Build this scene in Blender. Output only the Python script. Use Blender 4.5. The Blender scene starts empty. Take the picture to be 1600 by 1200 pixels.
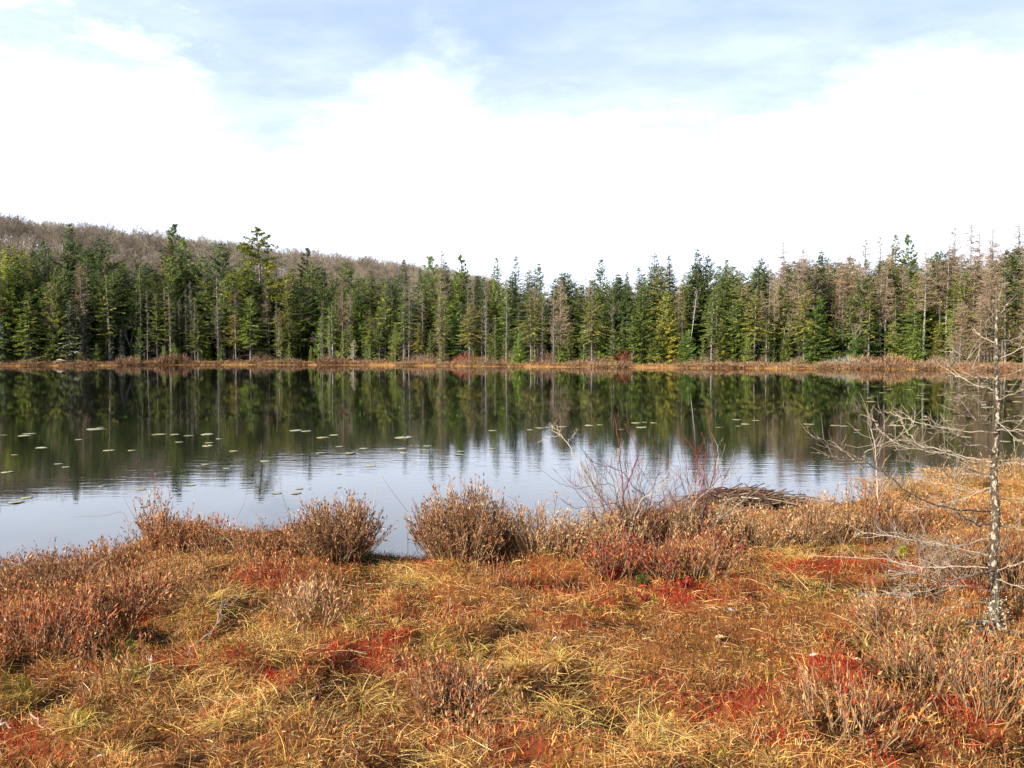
import bpy, math, random
import numpy as np
from mathutils import Vector, Matrix

# ------------------------------------------------------------------ camera, light, exposure
SC = bpy.context.scene
COL = SC.collection
F_PX, EYE, HOR = 1256.0, 1.9, 550.0
PITCH = math.atan((600.0 - HOR) / F_PX)
cam_data = bpy.data.cameras.new("camera")
cam = bpy.data.objects.new("camera", cam_data)
COL.objects.link(cam)
cam.location = (0, 0, EYE)
cam.rotation_euler = (math.pi / 2 - PITCH, 0, 0)
cam_data.sensor_width = 36.0
cam_data.lens = F_PX / 1600.0 * 36.0
cam_data.clip_start, cam_data.clip_end = 0.05, 3000.0
SC.camera = cam

SUN_EL, SUN_AZ = math.radians(29), math.radians(-130)      # azimuth clockwise from +Y
world = bpy.data.worlds.new("World")
SC.world = world
world.use_nodes = True
SC.view_settings.view_transform = 'Standard'
SC.view_settings.look = 'None'
SC.view_settings.exposure = 0.95
SC.view_settings.gamma = 1.0
SC.view_settings.use_curve_mapping = False
SC.cycles.max_bounces = 6
SC.cycles.transparent_max_bounces = 8
SC.cycles.caustics_reflective = False
SC.cycles.caustics_refractive = False

sun_data = bpy.data.lights.new("sun", 'SUN')
sun_data.energy, sun_data.angle, sun_data.color = 5.0, math.radians(0.5), (1.0, 0.90, 0.76)
sun = bpy.data.objects.new("sun", sun_data)
COL.objects.link(sun)
S_DIR = Vector((math.sin(SUN_AZ) * math.cos(SUN_EL), math.cos(SUN_AZ) * math.cos(SUN_EL), math.sin(SUN_EL)))
sun.rotation_euler = (-S_DIR).to_track_quat('-Z', 'Y').to_euler()
sun.location = S_DIR * 60


class NT:
    """small node-building helper"""
    def __init__(self, tree):
        self.t = tree
        tree.nodes.clear()

    def n(self, kind, **kw):
        nd = self.t.nodes.new(kind)
        for k, v in kw.items():
            if k.startswith('i_'):
                key = k[2:]
                key = int(key) if key.isdigit() else key.replace('_', ' ')
                self.put(nd.inputs[key], v)
            else:
                setattr(nd, k, v)
        return nd

    def put(self, sock, v):
        if isinstance(v, bpy.types.NodeSocket):
            self.t.links.new(v, sock)
        else:
            sock.default_value = v

    def math(self, op, a, b=0.0, c=0.0, clamp=False):
        nd = self.n('ShaderNodeMath', operation=op, use_clamp=clamp)
        for i, v in enumerate((a, b, c)):
            self.put(nd.inputs[i], v)
        return nd.outputs[0]

    def mix(self, f, a, b, mode='MIX'):
        nd = self.n('ShaderNodeMix', data_type='RGBA', blend_type=mode)
        self.put(nd.inputs[0], f)
        self.put(nd.inputs[6], a)
        self.put(nd.inputs[7], b)
        return nd.outputs[2]

    def smooth(self, v, lo, hi):
        nd = self.n('ShaderNodeMapRange', interpolation_type='SMOOTHSTEP')
        self.put(nd.inputs[0], v)
        self.put(nd.inputs[1], lo)
        self.put(nd.inputs[2], hi)
        return nd.outputs[0]

    def noise(self, vec, scale, detail=4, rough=0.55):
        nd = self.n('ShaderNodeTexNoise')
        self.put(nd.inputs['Vector'], vec)
        nd.inputs['Scale'].default_value = scale
        nd.inputs['Detail'].default_value = detail
        nd.inputs['Roughness'].default_value = rough
        return nd.outputs['Fac']

    def ramp(self, f, stops, interp='LINEAR'):
        nd = self.n('ShaderNodeValToRGB')
        nd.color_ramp.interpolation = interp
        el = nd.color_ramp.elements
        while len(el) < len(stops):
            el.new(0.5)
        for e, (p, c) in zip(el, stops):
            e.position = p
            e.color = c if len(c) == 4 else (*c, 1)
        self.put(nd.inputs[0], f)
        return nd.outputs[0]


def build_sky():
    g = NT(world.node_tree)
    out = g.n('ShaderNodeOutputWorld')
    sky = g.n('ShaderNodeTexSky', sky_type='NISHITA', sun_disc=False, sun_elevation=SUN_EL,
              sun_rotation=SUN_AZ % (2 * math.pi), altitude=300, air_density=1.0, dust_density=1.5, ozone_density=1.0)
    co = g.n('ShaderNodeTexCoord').outputs['Generated']
    sep = g.n('ShaderNodeSeparateXYZ', i_0=co)
    x, y, z = sep.outputs
    az = g.math('ARCTAN2', x, y)
    el = g.math('ARCSINE', z)
    # the bank of cloud stands over the pond; unseen sky behind and overhead is cleared to cut ambient light
    fwd = g.math('MULTIPLY', g.smooth(g.math('ABSOLUTE', az), 1.9, 1.0), g.smooth(el, 1.05, .62))
    # cloud-deck coordinates: direction projected on a high flat layer
    zz = g.math('ADD', g.math('MAXIMUM', z, 0.0), 0.10)
    pl = g.n('ShaderNodeCombineXYZ', i_0=g.math('DIVIDE', x, zz), i_1=g.math('DIVIDE', y, zz), i_2=0.0).outputs[0]
    warp = g.n('ShaderNodeMapping', i_Vector=pl)
    warp.inputs['Rotation'].default_value = (0, 0, math.radians(35))
    warp.inputs['Scale'].default_value = (0.7, 1.05, 1)
    n1 = g.noise(pl, 1.1, 7, 0.58)
    n2 = g.noise(warp.outputs[0], 0.9, 8, 0.6)
    n3 = g.noise(pl, 3.6, 9, 0.66)
    # height of the cloud bank's ragged top, by azimuth (0.5 = straight over the pond)
    u = g.math('ADD', g.math('DIVIDE', az, 1.6), 0.5)
    def G(v):
        return (v, v, v, 1)
    thr = g.ramp(u, [(0.0, G(.26)), (.14, G(.27)), (.255, G(.255)), (.32, G(.19)), (.37, G(.235)), (.43, G(.295)), (.465, G(.285)),
                     (.50, G(.235)), (.60, G(.228)), (.66, G(.225)), (.74, G(.25)), (.85, G(.255)), (1, G(.26))])
    wob = g.math('ADD', g.math('MULTIPLY', g.math('SUBTRACT', n1, 0.5), 0.13), g.math('MULTIPLY', g.math('SUBTRACT', n3, 0.5), 0.14))
    low = g.smooth(g.math('SUBTRACT', g.math('ADD', thr, wob), el), -0.11, 0.05)
    thin = g.math('MULTIPLY', g.smooth(n2, 0.34, 0.74), 0.6)
    # more broken cloud over the west side
    west = g.smooth(az, 0.05, -0.55)
    puffs = g.math('MULTIPLY', g.smooth(g.math('ADD', n1, g.math('MULTIPLY', g.math('SUBTRACT', n3, 0.5), 0.5)), 0.46, 0.68), g.math('MULTIPLY', west, 0.75))
    cl = g.math('MULTIPLY', g.math('MAXIMUM', low, g.math('MAXIMUM', thin, puffs), clamp=True), fwd)
    tone = g.mix(n3, (7.4, 8.3, 10.2, 1), (9.4, 10.1, 11.6, 1))
    veil = g.mix(g.math('ADD', g.math('MULTIPLY', fwd, .82), .08), sky.outputs[0], (3.1, 3.95, 5.65, 1))     # thin high haze over the blue
    bl = g.mix(cl, veil, tone)
    bg = g.n('ShaderNodeBackground', i_Color=bl, i_Strength=0.1)
    g.t.links.new(bg.outputs[0], out.inputs[0])


build_sky()

# ------------------------------------------------------------------ helpers
CP, SP = math.cos(PITCH), math.sin(PITCH)


def ray(px, py):
    u, v = (px - 800.0) / F_PX, (600.0 - py) / F_PX
    return np.array([u, CP + v * SP, -SP + v * CP])


def at(px, py, D):
    r = ray(px, py)
    return np.array([0, 0, EYE]) + r * (D / r[1])


def on_z(px, py, z=0.0):
    r = ray(px, py)
    return np.array([0, 0, EYE]) + r * ((z - EYE) / r[2])


def project(X, Y, Z):
    d = Y * CP - (Z - EYE) * SP
    h = Y * SP + (Z - EYE) * CP
    return 800 + F_PX * X / d, 600 - F_PX * h / d


def norm(a):
    return a / np.maximum(np.linalg.norm(a, axis=-1, keepdims=True), 1e-9)


class MB:
    """collects triangles / quads with a colour per vertex, builds ONE mesh"""
    def __init__(self):
        self.v, self.c, self.q, self.t, self.n = [], [], [], [], 0

    def add(self, v, quads=None, tris=None, col=(1, 1, 1)):
        v = np.asarray(v, np.float32).reshape(-1, 3)
        c = np.asarray(col, np.float32)
        if c.ndim == 1:
            c = np.repeat(c[None, :], len(v), 0)
        if quads is not None and len(quads):
            self.q.append(np.asarray(quads, np.int64).reshape(-1, 4) + self.n)
        if tris is not None and len(tris):
            self.t.append(np.asarray(tris, np.int64).reshape(-1, 3) + self.n)
        self.v.append(v)
        self.c.append(c)
        self.n += len(v)

    def leaves(self, P, axis, side, nrm, L, W, col, fold=0.25):
        """pointed leaves, folded along the midrib: base, left, tip, right"""
        N = len(P)
        L = np.broadcast_to(np.asarray(L, float), (N,))[:, None]
        W = np.broadcast_to(np.asarray(W, float), (N,))[:, None]
        m = P + axis * L * 0.45
        V = np.stack([P, m + side * W * .5 + nrm * W * fold, P + axis * L, m - side * W * .5 + nrm * W * fold], 1)
        i = np.arange(N)[:, None] * 4
        T = np.concatenate([i + [0, 1, 2], i + [0, 2, 3]], 0)
        self.add(V, tris=T, col=np.repeat(col, 4, 0) if np.ndim(col) == 2 else col)

    def blades(self, P, d, side, bend, L, W, col, seg=3, tip=0.15):
        N = len(P)
        L = np.broadcast_to(np.asarray(L, float), (N,))[:, None]
        W = np.broadcast_to(np.asarray(W, float), (N,))[:, None]
        rows = []
        for k in range(seg + 1):
            t = k / seg
            p = P + d * L * t + bend * L * t * t
            w = W * (1 - (1 - tip) * t)
            rows += [p - side * w * .5, p + side * w * .5]
        V = np.stack(rows, 1)
        K = 2 * (seg + 1)
        i = np.arange(N)[:, None] * K
        Q = np.concatenate([i + [2 * k, 2 * k + 1, 2 * k + 3, 2 * k + 2] for k in range(seg)], 0)
        self.add(V, quads=Q, col=np.repeat(col, K, 0) if np.ndim(col) == 2 else col)

    def tube(self, pts, rad, col=(1, 1, 1), k=5, cap=True):
        pts = np.asarray(pts, float)
        n = len(pts)
        rad = np.broadcast_to(np.asarray(rad, float), (n,))
        tan = norm(np.gradient(pts, axis=0))
        ref = np.array([0.31, 0.17, 0.93]) if abs(tan[0, 2]) < .9 else np.array([1, .1, 0])
        a = norm(np.cross(tan, ref))
        b = np.cross(tan, a)
        th = np.arange(k) * 2 * math.pi / k
        V = pts[:, None] + rad[:, None, None] * (a[:, None] * np.cos(th)[None, :, None] + b[:, None] * np.sin(th)[None, :, None])
        i, j = np.meshgrid(np.arange(n - 1), np.arange(k), indexing='ij')
        j2 = (j + 1) % k
        Q = np.stack([i * k + j, i * k + j2, (i + 1) * k + j2, (i + 1) * k + j], -1).reshape(-1, 4)
        c = np.asarray(col, float)
        if c.ndim == 2 and len(c) == n:
            c = np.repeat(c, k, 0)
        T = []
        if cap:
            T = [[(n - 1) * k, (n - 1) * k + m, (n - 1) * k + m + 1] for m in range(1, k - 1)]
        self.add(V, quads=Q, tris=T, col=c)

    def mesh(self, name, mat, smooth=False):
        me = bpy.data.meshes.new(name)
        V = np.concatenate(self.v) if self.v else np.zeros((0, 3), np.float32)
        C = np.concatenate(self.c)
        q = np.concatenate(self.q) if self.q else np.zeros((0, 4), np.int64)
        t = np.concatenate(self.t) if self.t else np.zeros((0, 3), np.int64)
        me.vertices.add(len(V))
        me.vertices.foreach_set('co', V.ravel())
        nl = q.size + t.size
        me.loops.add(nl)
        me.loops.foreach_set('vertex_index', np.concatenate([q.ravel(), t.ravel()]).astype(np.int32))
        me.polygons.add(len(q) + len(t))
        st = np.concatenate([np.arange(len(q)) * 4, q.size + np.arange(len(t)) * 3]).astype(np.int32)
        me.polygons.foreach_set('loop_start', st)
        if smooth:
            me.polygons.foreach_set('use_smooth', np.ones(len(st), bool))
        at_ = me.attributes.new('tint', 'FLOAT_COLOR', 'POINT')
        at_.data.foreach_set('color', np.concatenate([C, np.ones((len(C), 1), np.float32)], 1).astype(np.float32).ravel())
        me.update(calc_edges=True)
        me.materials.append(mat)
        return me


def obj(name, me, parent=None, color=None):
    o = bpy.data.objects.new(name, me)
    COL.objects.link(o)
    if parent is not None:
        o.parent = parent
    if color is not None:
        o.color = (*color, 1)
    return o


def tag(o, label, cat, group=None):
    o['label'], o['category'] = label, cat
    if group:
        o['group'] = group
    return o


def thing(name, label, cat, loc=(0, 0, 0), rz=0.0, group=None, scale=(1, 1, 1)):
    o = bpy.data.objects.new(name, None)
    COL.objects.link(o)
    o.location, o.rotation_euler, o.scale = loc, (0, 0, rz), scale
    o.empty_display_size = 0.1
    return tag(o, label, cat, group)


def kind(o, k):
    o['kind'] = k
    return o


def rs(seed):
    return np.random.default_rng(seed)


def vnoise(x, y, scale, seed):
    """smooth value noise in numpy"""
    r = rs(seed).random((64, 64))
    x, y = np.asarray(x) / scale + 1000.3, np.asarray(y) / scale + 1000.7
    xi, yi = np.floor(x).astype(int), np.floor(y).astype(int)
    fx, fy = x - xi, y - yi
    fx, fy = fx * fx * (3 - 2 * fx), fy * fy * (3 - 2 * fy)
    g = lambda a, b: r[a % 64, b % 64]
    return (g(xi, yi) * (1 - fx) + g(xi + 1, yi) * fx) * (1 - fy) + (g(xi, yi + 1) * (1 - fx) + g(xi + 1, yi + 1) * fx) * fy


def sstep(v, lo, hi):
    t = np.clip((v - lo) / (hi - lo), 0, 1)
    return t * t * (3 - 2 * t)


def rnd_dirs(R, N, tilt_lo, tilt_hi):
    """unit vectors tilted from vertical by tilt_lo..tilt_hi radians, random heading"""
    a = R.random(N) * 2 * math.pi
    th = tilt_lo + R.random(N) * (tilt_hi - tilt_lo)
    return np.stack([np.cos(a) * np.sin(th), np.sin(a) * np.sin(th), np.cos(th)], 1)


def frame(axis, R):
    ref = R.normal(size=axis.shape)
    side = norm(np.cross(axis, ref))
    return side, np.cross(side, axis)


def palette(R, N, cols, weights=None, jit=0.18):
    cols = np.asarray(cols, float)
    w = None if weights is None or len(weights) != len(cols) else np.asarray(weights, float) / np.sum(weights)
    c = cols[R.choice(len(cols), N, p=w)]
    return np.clip(c * (1 + R.normal(0, jit, (N, 1))) * (1 + R.normal(0, jit * .3, (N, 3))), 0.004, 0.9)


# ------------------------------------------------------------------ materials
def m_plant(name, rough=0.6, trans=0.25, vary=0.25, spec=0.25):
    m = bpy.data.materials.new(name)
    m.use_nodes = True
    g = NT(m.node_tree)
    out = g.n('ShaderNodeOutputMaterial')
    a = g.n('ShaderNodeAttribute', attribute_name='tint')
    oi = g.n('ShaderNodeObjectInfo')
    c = g.mix(1.0, a.outputs['Color'], oi.outputs['Color'], 'MULTIPLY')
    k = g.math('ADD', g.math('MULTIPLY', oi.outputs['Random'], 2 * vary), 1 - vary)
    kk = g.n('ShaderNodeCombineColor', i_0=k, i_1=k, i_2=k).outputs[0]
    c = g.mix(1.0, c, kk, 'MULTIPLY')
    p = g.n('ShaderNodeBsdfPrincipled', i_Base_Color=c, i_Roughness=rough)
    p.inputs['Specular IOR Level'].default_value = spec
    if trans > 0:
        tr = g.n('ShaderNodeBsdfTranslucent', i_Color=c)
        mx = g.n('ShaderNodeMixShader', i_0=trans, i_1=p.outputs[0], i_2=tr.outputs[0])
        g.t.links.new(mx.outputs[0], out.inputs[0])
    else:
        g.t.links.new(p.outputs[0], out.inputs[0])
    return m


def m_bark(name, dark, pale, scale=14, pale_amt=0.5, vary=0.2):
    m = bpy.data.materials.new(name)
    m.use_nodes = True
    g = NT(m.node_tree)
    out = g.n('ShaderNodeOutputMaterial')
    co = g.n('ShaderNodeTexCoord').outputs['Object']
    mp = g.n('ShaderNodeMapping', i_Vector=co)
    mp.inputs['Scale'].default_value = (1, 1, .55)
    n = g.noise(mp.outputs[0], scale, 6, .65)
    f = g.smooth(n, 0.62 - pale_amt * .3, 0.70 - pale_amt * .2)
    c = g.mix(f, (*dark, 1), (*pale, 1))
    fine = g.noise(co, scale * 6, 3)
    c = g.mix(1.0, c, g.ramp(fine, [(.3, (.6, .6, .6)), (.7, (1.15, 1.15, 1.15))]), 'MULTIPLY')
    a = g.n('ShaderNodeAttribute', attribute_name='tint')
    c = g.mix(1.0, c, a.outputs['Color'], 'MULTIPLY')
    oi = g.n('ShaderNodeObjectInfo')
    k = g.math('ADD', g.math('MULTIPLY', oi.outputs['Random'], 2 * vary), 1 - vary)
    c = g.mix(1.0, c, g.n('ShaderNodeCombineColor', i_0=k, i_1=k, i_2=k).outputs[0], 'MULTIPLY')
    bp = g.n('ShaderNodeBump', i_Strength=.5, i_Distance=.004, i_Height=n)
    p = g.n('ShaderNodeBsdfPrincipled', i_Base_Color=c, i_Roughness=.85, i_Normal=bp.outputs[0])
    p.inputs['Specular IOR Level'].default_value = .15
    g.t.links.new(p.outputs[0], out.inputs[0])
    return m


def m_ground(name, stops, scale, red=None):
    m = bpy.data.materials.new(name)
    m.use_nodes = True
    g = NT(m.node_tree)
    out = g.n('ShaderNodeOutputMaterial')
    co = g.n('ShaderNodeTexCoord').outputs['Object']
    n = g.noise(co, scale, 8, .7)
    c = g.ramp(n, stops)
    a = g.n('ShaderNodeAttribute', attribute_name='tint')
    c = g.mix(1.0, c, a.outputs['Color'], 'MULTIPLY')
    n2 = g.noise(co, scale * 5, 6, .7)
    bp = g.n('ShaderNodeBump', i_Strength=.8, i_Distance=.02, i_Height=n2)
    p = g.n('ShaderNodeBsdfPrincipled', i_Base_Color=c, i_Roughness=.9, i_Normal=bp.outputs[0])
    p.inputs['Specular IOR Level'].default_value = .1
    g.t.links.new(p.outputs[0], out.inputs[0])
    return m


def m_water():
    m = bpy.data.materials.new("still_dark_pond_water")
    m.use_nodes = True
    g = NT(m.node_tree)
    out = g.n('ShaderNodeOutputMaterial')
    co = g.n('ShaderNodeTexCoord').outputs['Object']
    sep = g.n('ShaderNodeSeparateXYZ', i_0=co)
    mp = g.n('ShaderNodeMapping', i_Vector=co)
    mp.inputs['Scale'].default_value = (.5, 1.7, 1)
    mp.inputs['Rotation'].default_value = (0, 0, math.radians(4))
    rip = g.noise(mp.outputs[0], 3.6, 3, .5)
    mp2 = g.n('ShaderNodeMapping', i_Vector=co)
    mp2.inputs['Scale'].default_value = (.3, .8, 1)
    swell = g.noise(mp2.outputs[0], .9, 2, .5)
    patch = g.smooth(g.noise(mp2.outputs[0], .16, 2), .38, .62)
    y = sep.outputs[1]
    # a breath of wind ruffles the water some way out from the sheltered bank
    ruff = g.math('MULTIPLY', g.smooth(y, 8.0, 13.0), g.smooth(y, 24.0, 15.0))
    far = g.smooth(y, 12.0, 40.0)
    amp = g.math('ADD', g.math('MULTIPLY', ruff, g.math('ADD', g.math('MULTIPLY', patch, .0018), .0009)),
                 g.math('ADD', .00010, g.math('MULTIPLY', far, g.math('ADD', .0003, g.math('MULTIPLY', patch, .0002)))))
    h = g.math('ADD', g.math('MULTIPLY', rip, amp), g.math('MULTIPLY', swell, .0008))
    bp = g.n('ShaderNodeBump', i_Strength=1.0, i_Distance=1.0, i_Height=h)
    p = g.n('ShaderNodeBsdfPrincipled', i_Base_Color=(.010, .011, .007, 1), i_Roughness=.015, i_IOR=1.333, i_Normal=bp.outputs[0])
    g.t.links.new(p.outputs[0], out.inputs[0])
    return m


M_GRASS = m_plant('dry_grass', .65, .3, 0)
M_LEAF = m_plant('heath_leaf', .55, .22, .06, .10)
M_MOSS = m_plant('bog_moss', .8, .25, 0, .1)
M_TWIG = m_plant('twig_bark', .8, 0, .08, .15)
M_NEEDLE = m_plant('evergreen_needles', .6, .28, .25, .15)
M_BARE = m_plant('bare_twigs', .85, 0, .2, .1)
M_TRUNK = m_bark('conifer_bark', (.10, .085, .07), (.34, .32, .29), 9, .55)
M_BIRCH = m_bark('birch_bark', (.30, .27, .24), (.62, .60, .56), 7, .9)
M_LARCH = m_bark('young_larch_bark', (.085, .06, .042), (.46, .42, .33), 60, .40, 0)
M_PAD = m_plant('lily_pad_skin', .28, .1, .15, .6)
M_BANK = m_ground('peat_and_moss', [(.25, (.10, .04, .014)), (.5, (.21, .09, .028)), (.75, (.32, .17, .055))], 9)
M_FAR = m_ground('forest_floor', [(.3, (.03, .022, .013)), (.6, (.09, .06, .035)), (.8, (.14, .09, .05))], 1.5)
M_WATER = m_water()

# ------------------------------------------------------------------ water and land
SHORE_PX = [(-420, 925), (-200, 905), (0, 905), (60, 899), (150, 887), (190, 868), (235, 842), (300, 830), (360, 838), (440, 842), (500, 822), (560, 836),
            (574, 868), (586, 881), (620, 884), (656, 881), (670, 862), (690, 838), (760, 840), (800, 850), (850, 852), (905, 845), (940, 815),
            (1000, 806), (1090, 802), (1180, 812), (1260, 800), (1330, 795), (1370, 778), (1430, 765), (1500, 752), (1600, 741), (1750, 728), (2000, 715), (2400, 705)]
_s = np.array([on_z(px, py)[:2] for px, py in SHORE_PX])
_s = np.concatenate([[[-60, 4.0], [-14, 6.0]], _s[(_s[:, 0] > -9) & (_s[:, 0] < 30)], [[60, 20.0]]])
_t = np.linspace(0, 1, 1600)
_al = np.concatenate([[0], np.cumsum(np.linalg.norm(np.diff(_s, axis=0), axis=1))])
SH = np.stack([np.interp(_t * _al[-1], _al, _s[:, 0]), np.interp(_t * _al[-1], _al, _s[:, 1])], 1)
SH = SH[(SH[:, 0] > -20) & (SH[:, 0] < 32)]
SH[:, 1] += (vnoise(SH[:, 0], SH[:, 0] * 0, .35, 5) - .5) * .22

GX, GY = np.arange(-14, 20.01, .08), np.arange(-3, 17.01, .08)
gx, gy = np.meshgrid(GX, GY, indexing='ij')


def shore_dist(x, y):
    """metres inland (+) or out over the water (-)"""
    x, y = np.asarray(x, float).ravel(), np.asarray(y, float).ravel()
    d = np.full(len(x), 1e9)
    o = np.argsort(SH[:, 0])
    ys = np.interp(x, SH[o, 0], SH[o, 1])
    for k in range(0, len(x), 4000):
        dd = np.hypot(x[k:k + 4000, None] - SH[None, :, 0], y[k:k + 4000, None] - SH[None, :, 1])
        d[k:k + 4000] = dd.min(1)
    return np.where(y < ys, d, -d)


GD = shore_dist(gx, gy).reshape(gx.shape)
GZ = (-.45 + .57 * sstep(GD, -.45, .22) + .12 * sstep(GD, .2, 2.2)
      + sstep(GD, .05, .6) * ((vnoise(gx, gy, .9, 1) - .5) * .13 + (vnoise(gx, gy, .36, 2) - .5) * .13 + (vnoise(gx, gy, .18, 3) - .5) * .08))


def bil(A, x, y):
    fx = np.clip((np.asarray(x) - GX[0]) / .08, 0, len(GX) - 1.001)
    fy = np.clip((np.asarray(y) - GY[0]) / .08, 0, len(GY) - 1.001)
    i, j = fx.astype(int), fy.astype(int)
    u, v = fx - i, fy - j
    return A[i, j] * (1 - u) * (1 - v) + A[i + 1, j] * u * (1 - v) + A[i, j + 1] * (1 - u) * v + A[i + 1, j + 1] * u * v


def bank_pt(px, py):
    """where the line of sight through a picture point meets the bank"""
    z = .2
    for _ in range(6):
        p = on_z(px, py, z)
        z = .6 * float(bil(GZ, p[0], p[1])) + .4 * z
    p[2] = float(bil(GZ, p[0], p[1]))
    return p


# patches of the bank, as ellipses on the ground: (x, y, rx, ry) in picture units turned to ground coordinates
def blob(px, py, lst):
    o = np.zeros(np.shape(px))
    for (a, b, ra, rb) in lst:
        o = np.maximum(o, np.exp(-((px - a) / ra) ** 2 - ((py - b) / rb) ** 2))
    return o


RED = [(1060, 920, 90, 35), (960, 930, 60, 40), (880, 905, 60, 25), (1290, 885, 90, 22), (1370, 890, 60, 20), (1320, 1055, 60, 40), (1390, 1130, 110, 55),
       (1150, 1110, 80, 35), (1240, 1140, 60, 30), (270, 1040, 28, 20), (365, 1015, 24, 15), (50, 1185, 70, 25), (30, 1150, 40, 20), (560, 1010, 55, 25),
       (540, 1045, 70, 20), (620, 1000, 40, 15), (1510, 1140, 60, 50), (1480, 1100, 50, 30), (1180, 1080, 60, 25), (660, 880, 18, 14), (420, 905, 60, 20),
       (1470, 890, 80, 26), (1560, 900, 60, 40), (820, 1170, 60, 30), (930, 1100, 40, 20), (700, 960, 50, 16), (210, 960, 30, 16), (420, 1060, 40, 18)]
GREEN = [(215, 850, 44, 18), (300, 850, 34, 13), (185, 1020, 42, 32), (30, 1080, 28, 25), (140, 870, 40, 10), (570, 890, 20, 12), (1410, 866, 14, 12), (1225, 880, 30, 10), (120, 1130, 40, 20)]
HEATH = [(90, 960, 150, 90), (60, 905, 90, 30), (150, 1040, 70, 50), (480, 930, 70, 50), (300, 900, 70, 30), (690, 1090, 60, 45), (730, 1130, 50, 40),
         (1440, 1060, 180, 80), (1540, 930, 90, 60), (1000, 890, 130, 35), (1480, 1150, 150, 50), (420, 880, 60, 25), (790, 890, 60, 25)]
PATH = [(1230, 960, 110, 35), (1060, 985, 160, 40), (900, 985, 130, 30), (1150, 1010, 130, 40), (760, 940, 90, 30), (800, 1060, 90, 30), (620, 1130, 100, 30), (330, 1170, 80, 25), (1000, 1040, 120, 30)]
STRAW = [(300, 890, 70, 25), (650, 905, 70, 18), (560, 1080, 50, 30), (860, 1075, 130, 45), (940, 1060, 60, 30), (360, 1110, 80, 40), (1010, 1150, 110, 40), (1230, 860, 40, 26),
         (1500, 775, 160, 16), (340, 960, 80, 40), (430, 1010, 60, 30), (760, 1030, 60, 30), (680, 1180, 60, 20), (1080, 870, 80, 20), (300, 1060, 50, 30)]

px_, py_ = project(gx, np.maximum(gy, .9), GZ)
cb = np.ones(gx.shape + (3,))
r_ = blob(px_, py_, RED)[..., None]
g_ = blob(px_, py_, GREEN)[..., None]
p_ = blob(px_, py_, PATH)[..., None]
r_ = r_ * .75
cb = cb * (1 - r_) + r_ * np.array([.8, .3, .32])
cb = cb * (1 - g_) + g_ * np.array([.65, 1.15, .8])
cb = cb * (1 - .6 * p_) + .6 * p_ * np.array([.72, .5, .42])
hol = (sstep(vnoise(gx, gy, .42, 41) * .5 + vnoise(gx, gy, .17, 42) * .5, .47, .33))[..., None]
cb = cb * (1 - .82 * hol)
GZ = GZ - hol[..., 0] * .045 * sstep(GD, .1, .5)
wet = sstep(GD, .25, -.05)[..., None]
cb = cb * (1 - wet * .7)
mb = MB()
n0, n1 = gx.shape
ii, jj = np.meshgrid(np.arange(n0 - 1), np.arange(n1 - 1), indexing='ij')
Q = np.stack([ii * n1 + jj, (ii + 1) * n1 + jj, (ii + 1) * n1 + jj + 1, ii * n1 + jj + 1], -1).reshape(-1, 4)
mb.add(np.stack([gx, gy, GZ], -1), quads=Q, col=cb.reshape(-1, 3))
kind(obj('bog_ground', mb.mesh('bog_ground', M_BANK, True)), 'structure')

# the pond
mb = MB()
mb.add([[-500, -60, 0], [500, -60, 0], [500, 240, 0], [-500, 240, 0]], quads=[[0, 1, 2, 3]])
kind(obj('pond_water', mb.mesh('pond_water', M_WATER)), 'structure')

# far shore: waterline by bearing
FAR_PX = [(-900, 577), (-300, 573.5), (0, 572), (110, 571.5), (250, 570.5), (400, 570), (600, 571), (800, 573), (1000, 574.5), (1200, 576), (1400, 577), (1600, 580), (1800, 584), (2300, 592)]
_f = np.array([on_z(px, py)[:2] for px, py in FAR_PX])
FAR_A, FAR_R = np.arctan2(_f[:, 0], _f[:, 1]), np.hypot(_f[:, 0], _f[:, 1])


def far_r(a):
    return np.interp(a, FAR_A, FAR_R) + (vnoise(a * 100, a * 0, 1.3, 8) - .5) * 2.2


def hill_z(X, Y):
    a, r = np.arctan2(X, Y), np.hypot(X, Y)
    d = r - np.interp(a, FAR_A, FAR_R)
    top = np.interp(a, [-1.2, -.65, -.57, -.45, -.30, -.2, -.12, 0, .2, .6, 1.2], [32, 32, 32, 30, 26.5, 23.5, 20.5, 15, 10, 9, 9])
    z = -.8 + .95 * sstep(d, -1.0, .6) + .25 * sstep(d, 1, 8) + top * sstep(d, 14, 150) + (vnoise(X, Y, 18, 11) - .5) * 1.2 * sstep(d, 8, 30)
    return z


aa, dd = np.linspace(-1.35, 1.35, 420), np.concatenate([np.linspace(-3, 4, 22), np.linspace(5, 40, 26), np.linspace(45, 260, 30), np.linspace(300, 1500, 10)])
A, Dd = np.meshgrid(aa, dd, indexing='ij')
Rr = np.interp(A, FAR_A, FAR_R) + Dd + (vnoise(A * 100, A * 0, 1.3, 8) - .5) * 2.2 * (Dd < 30)
FX, FY = Rr * np.sin(A), Rr * np.cos(A)
FZ = hill_z(FX, FY)
mb = MB()
n0, n1 = A.shape
ii, jj = np.meshgrid(np.arange(n0 - 1), np.arange(n1 - 1), indexing='ij')
Q = np.stack([ii * n1 + jj, (ii + 1) * n1 + jj, (ii + 1) * n1 + jj + 1, ii * n1 + jj + 1], -1).reshape(-1, 4)
edge = (sstep(Dd, 6, 2))[..., None]
fc = np.ones(A.shape + (3,)) * (1 - edge) + edge * np.array([3.6, 2.7, 1.6])
mb.add(np.stack([FX, FY, FZ], -1), quads=Q, col=fc.reshape(-1, 3))
kind(obj('forest_ground', mb.mesh('forest_ground', M_FAR, True)), 'structure')

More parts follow.
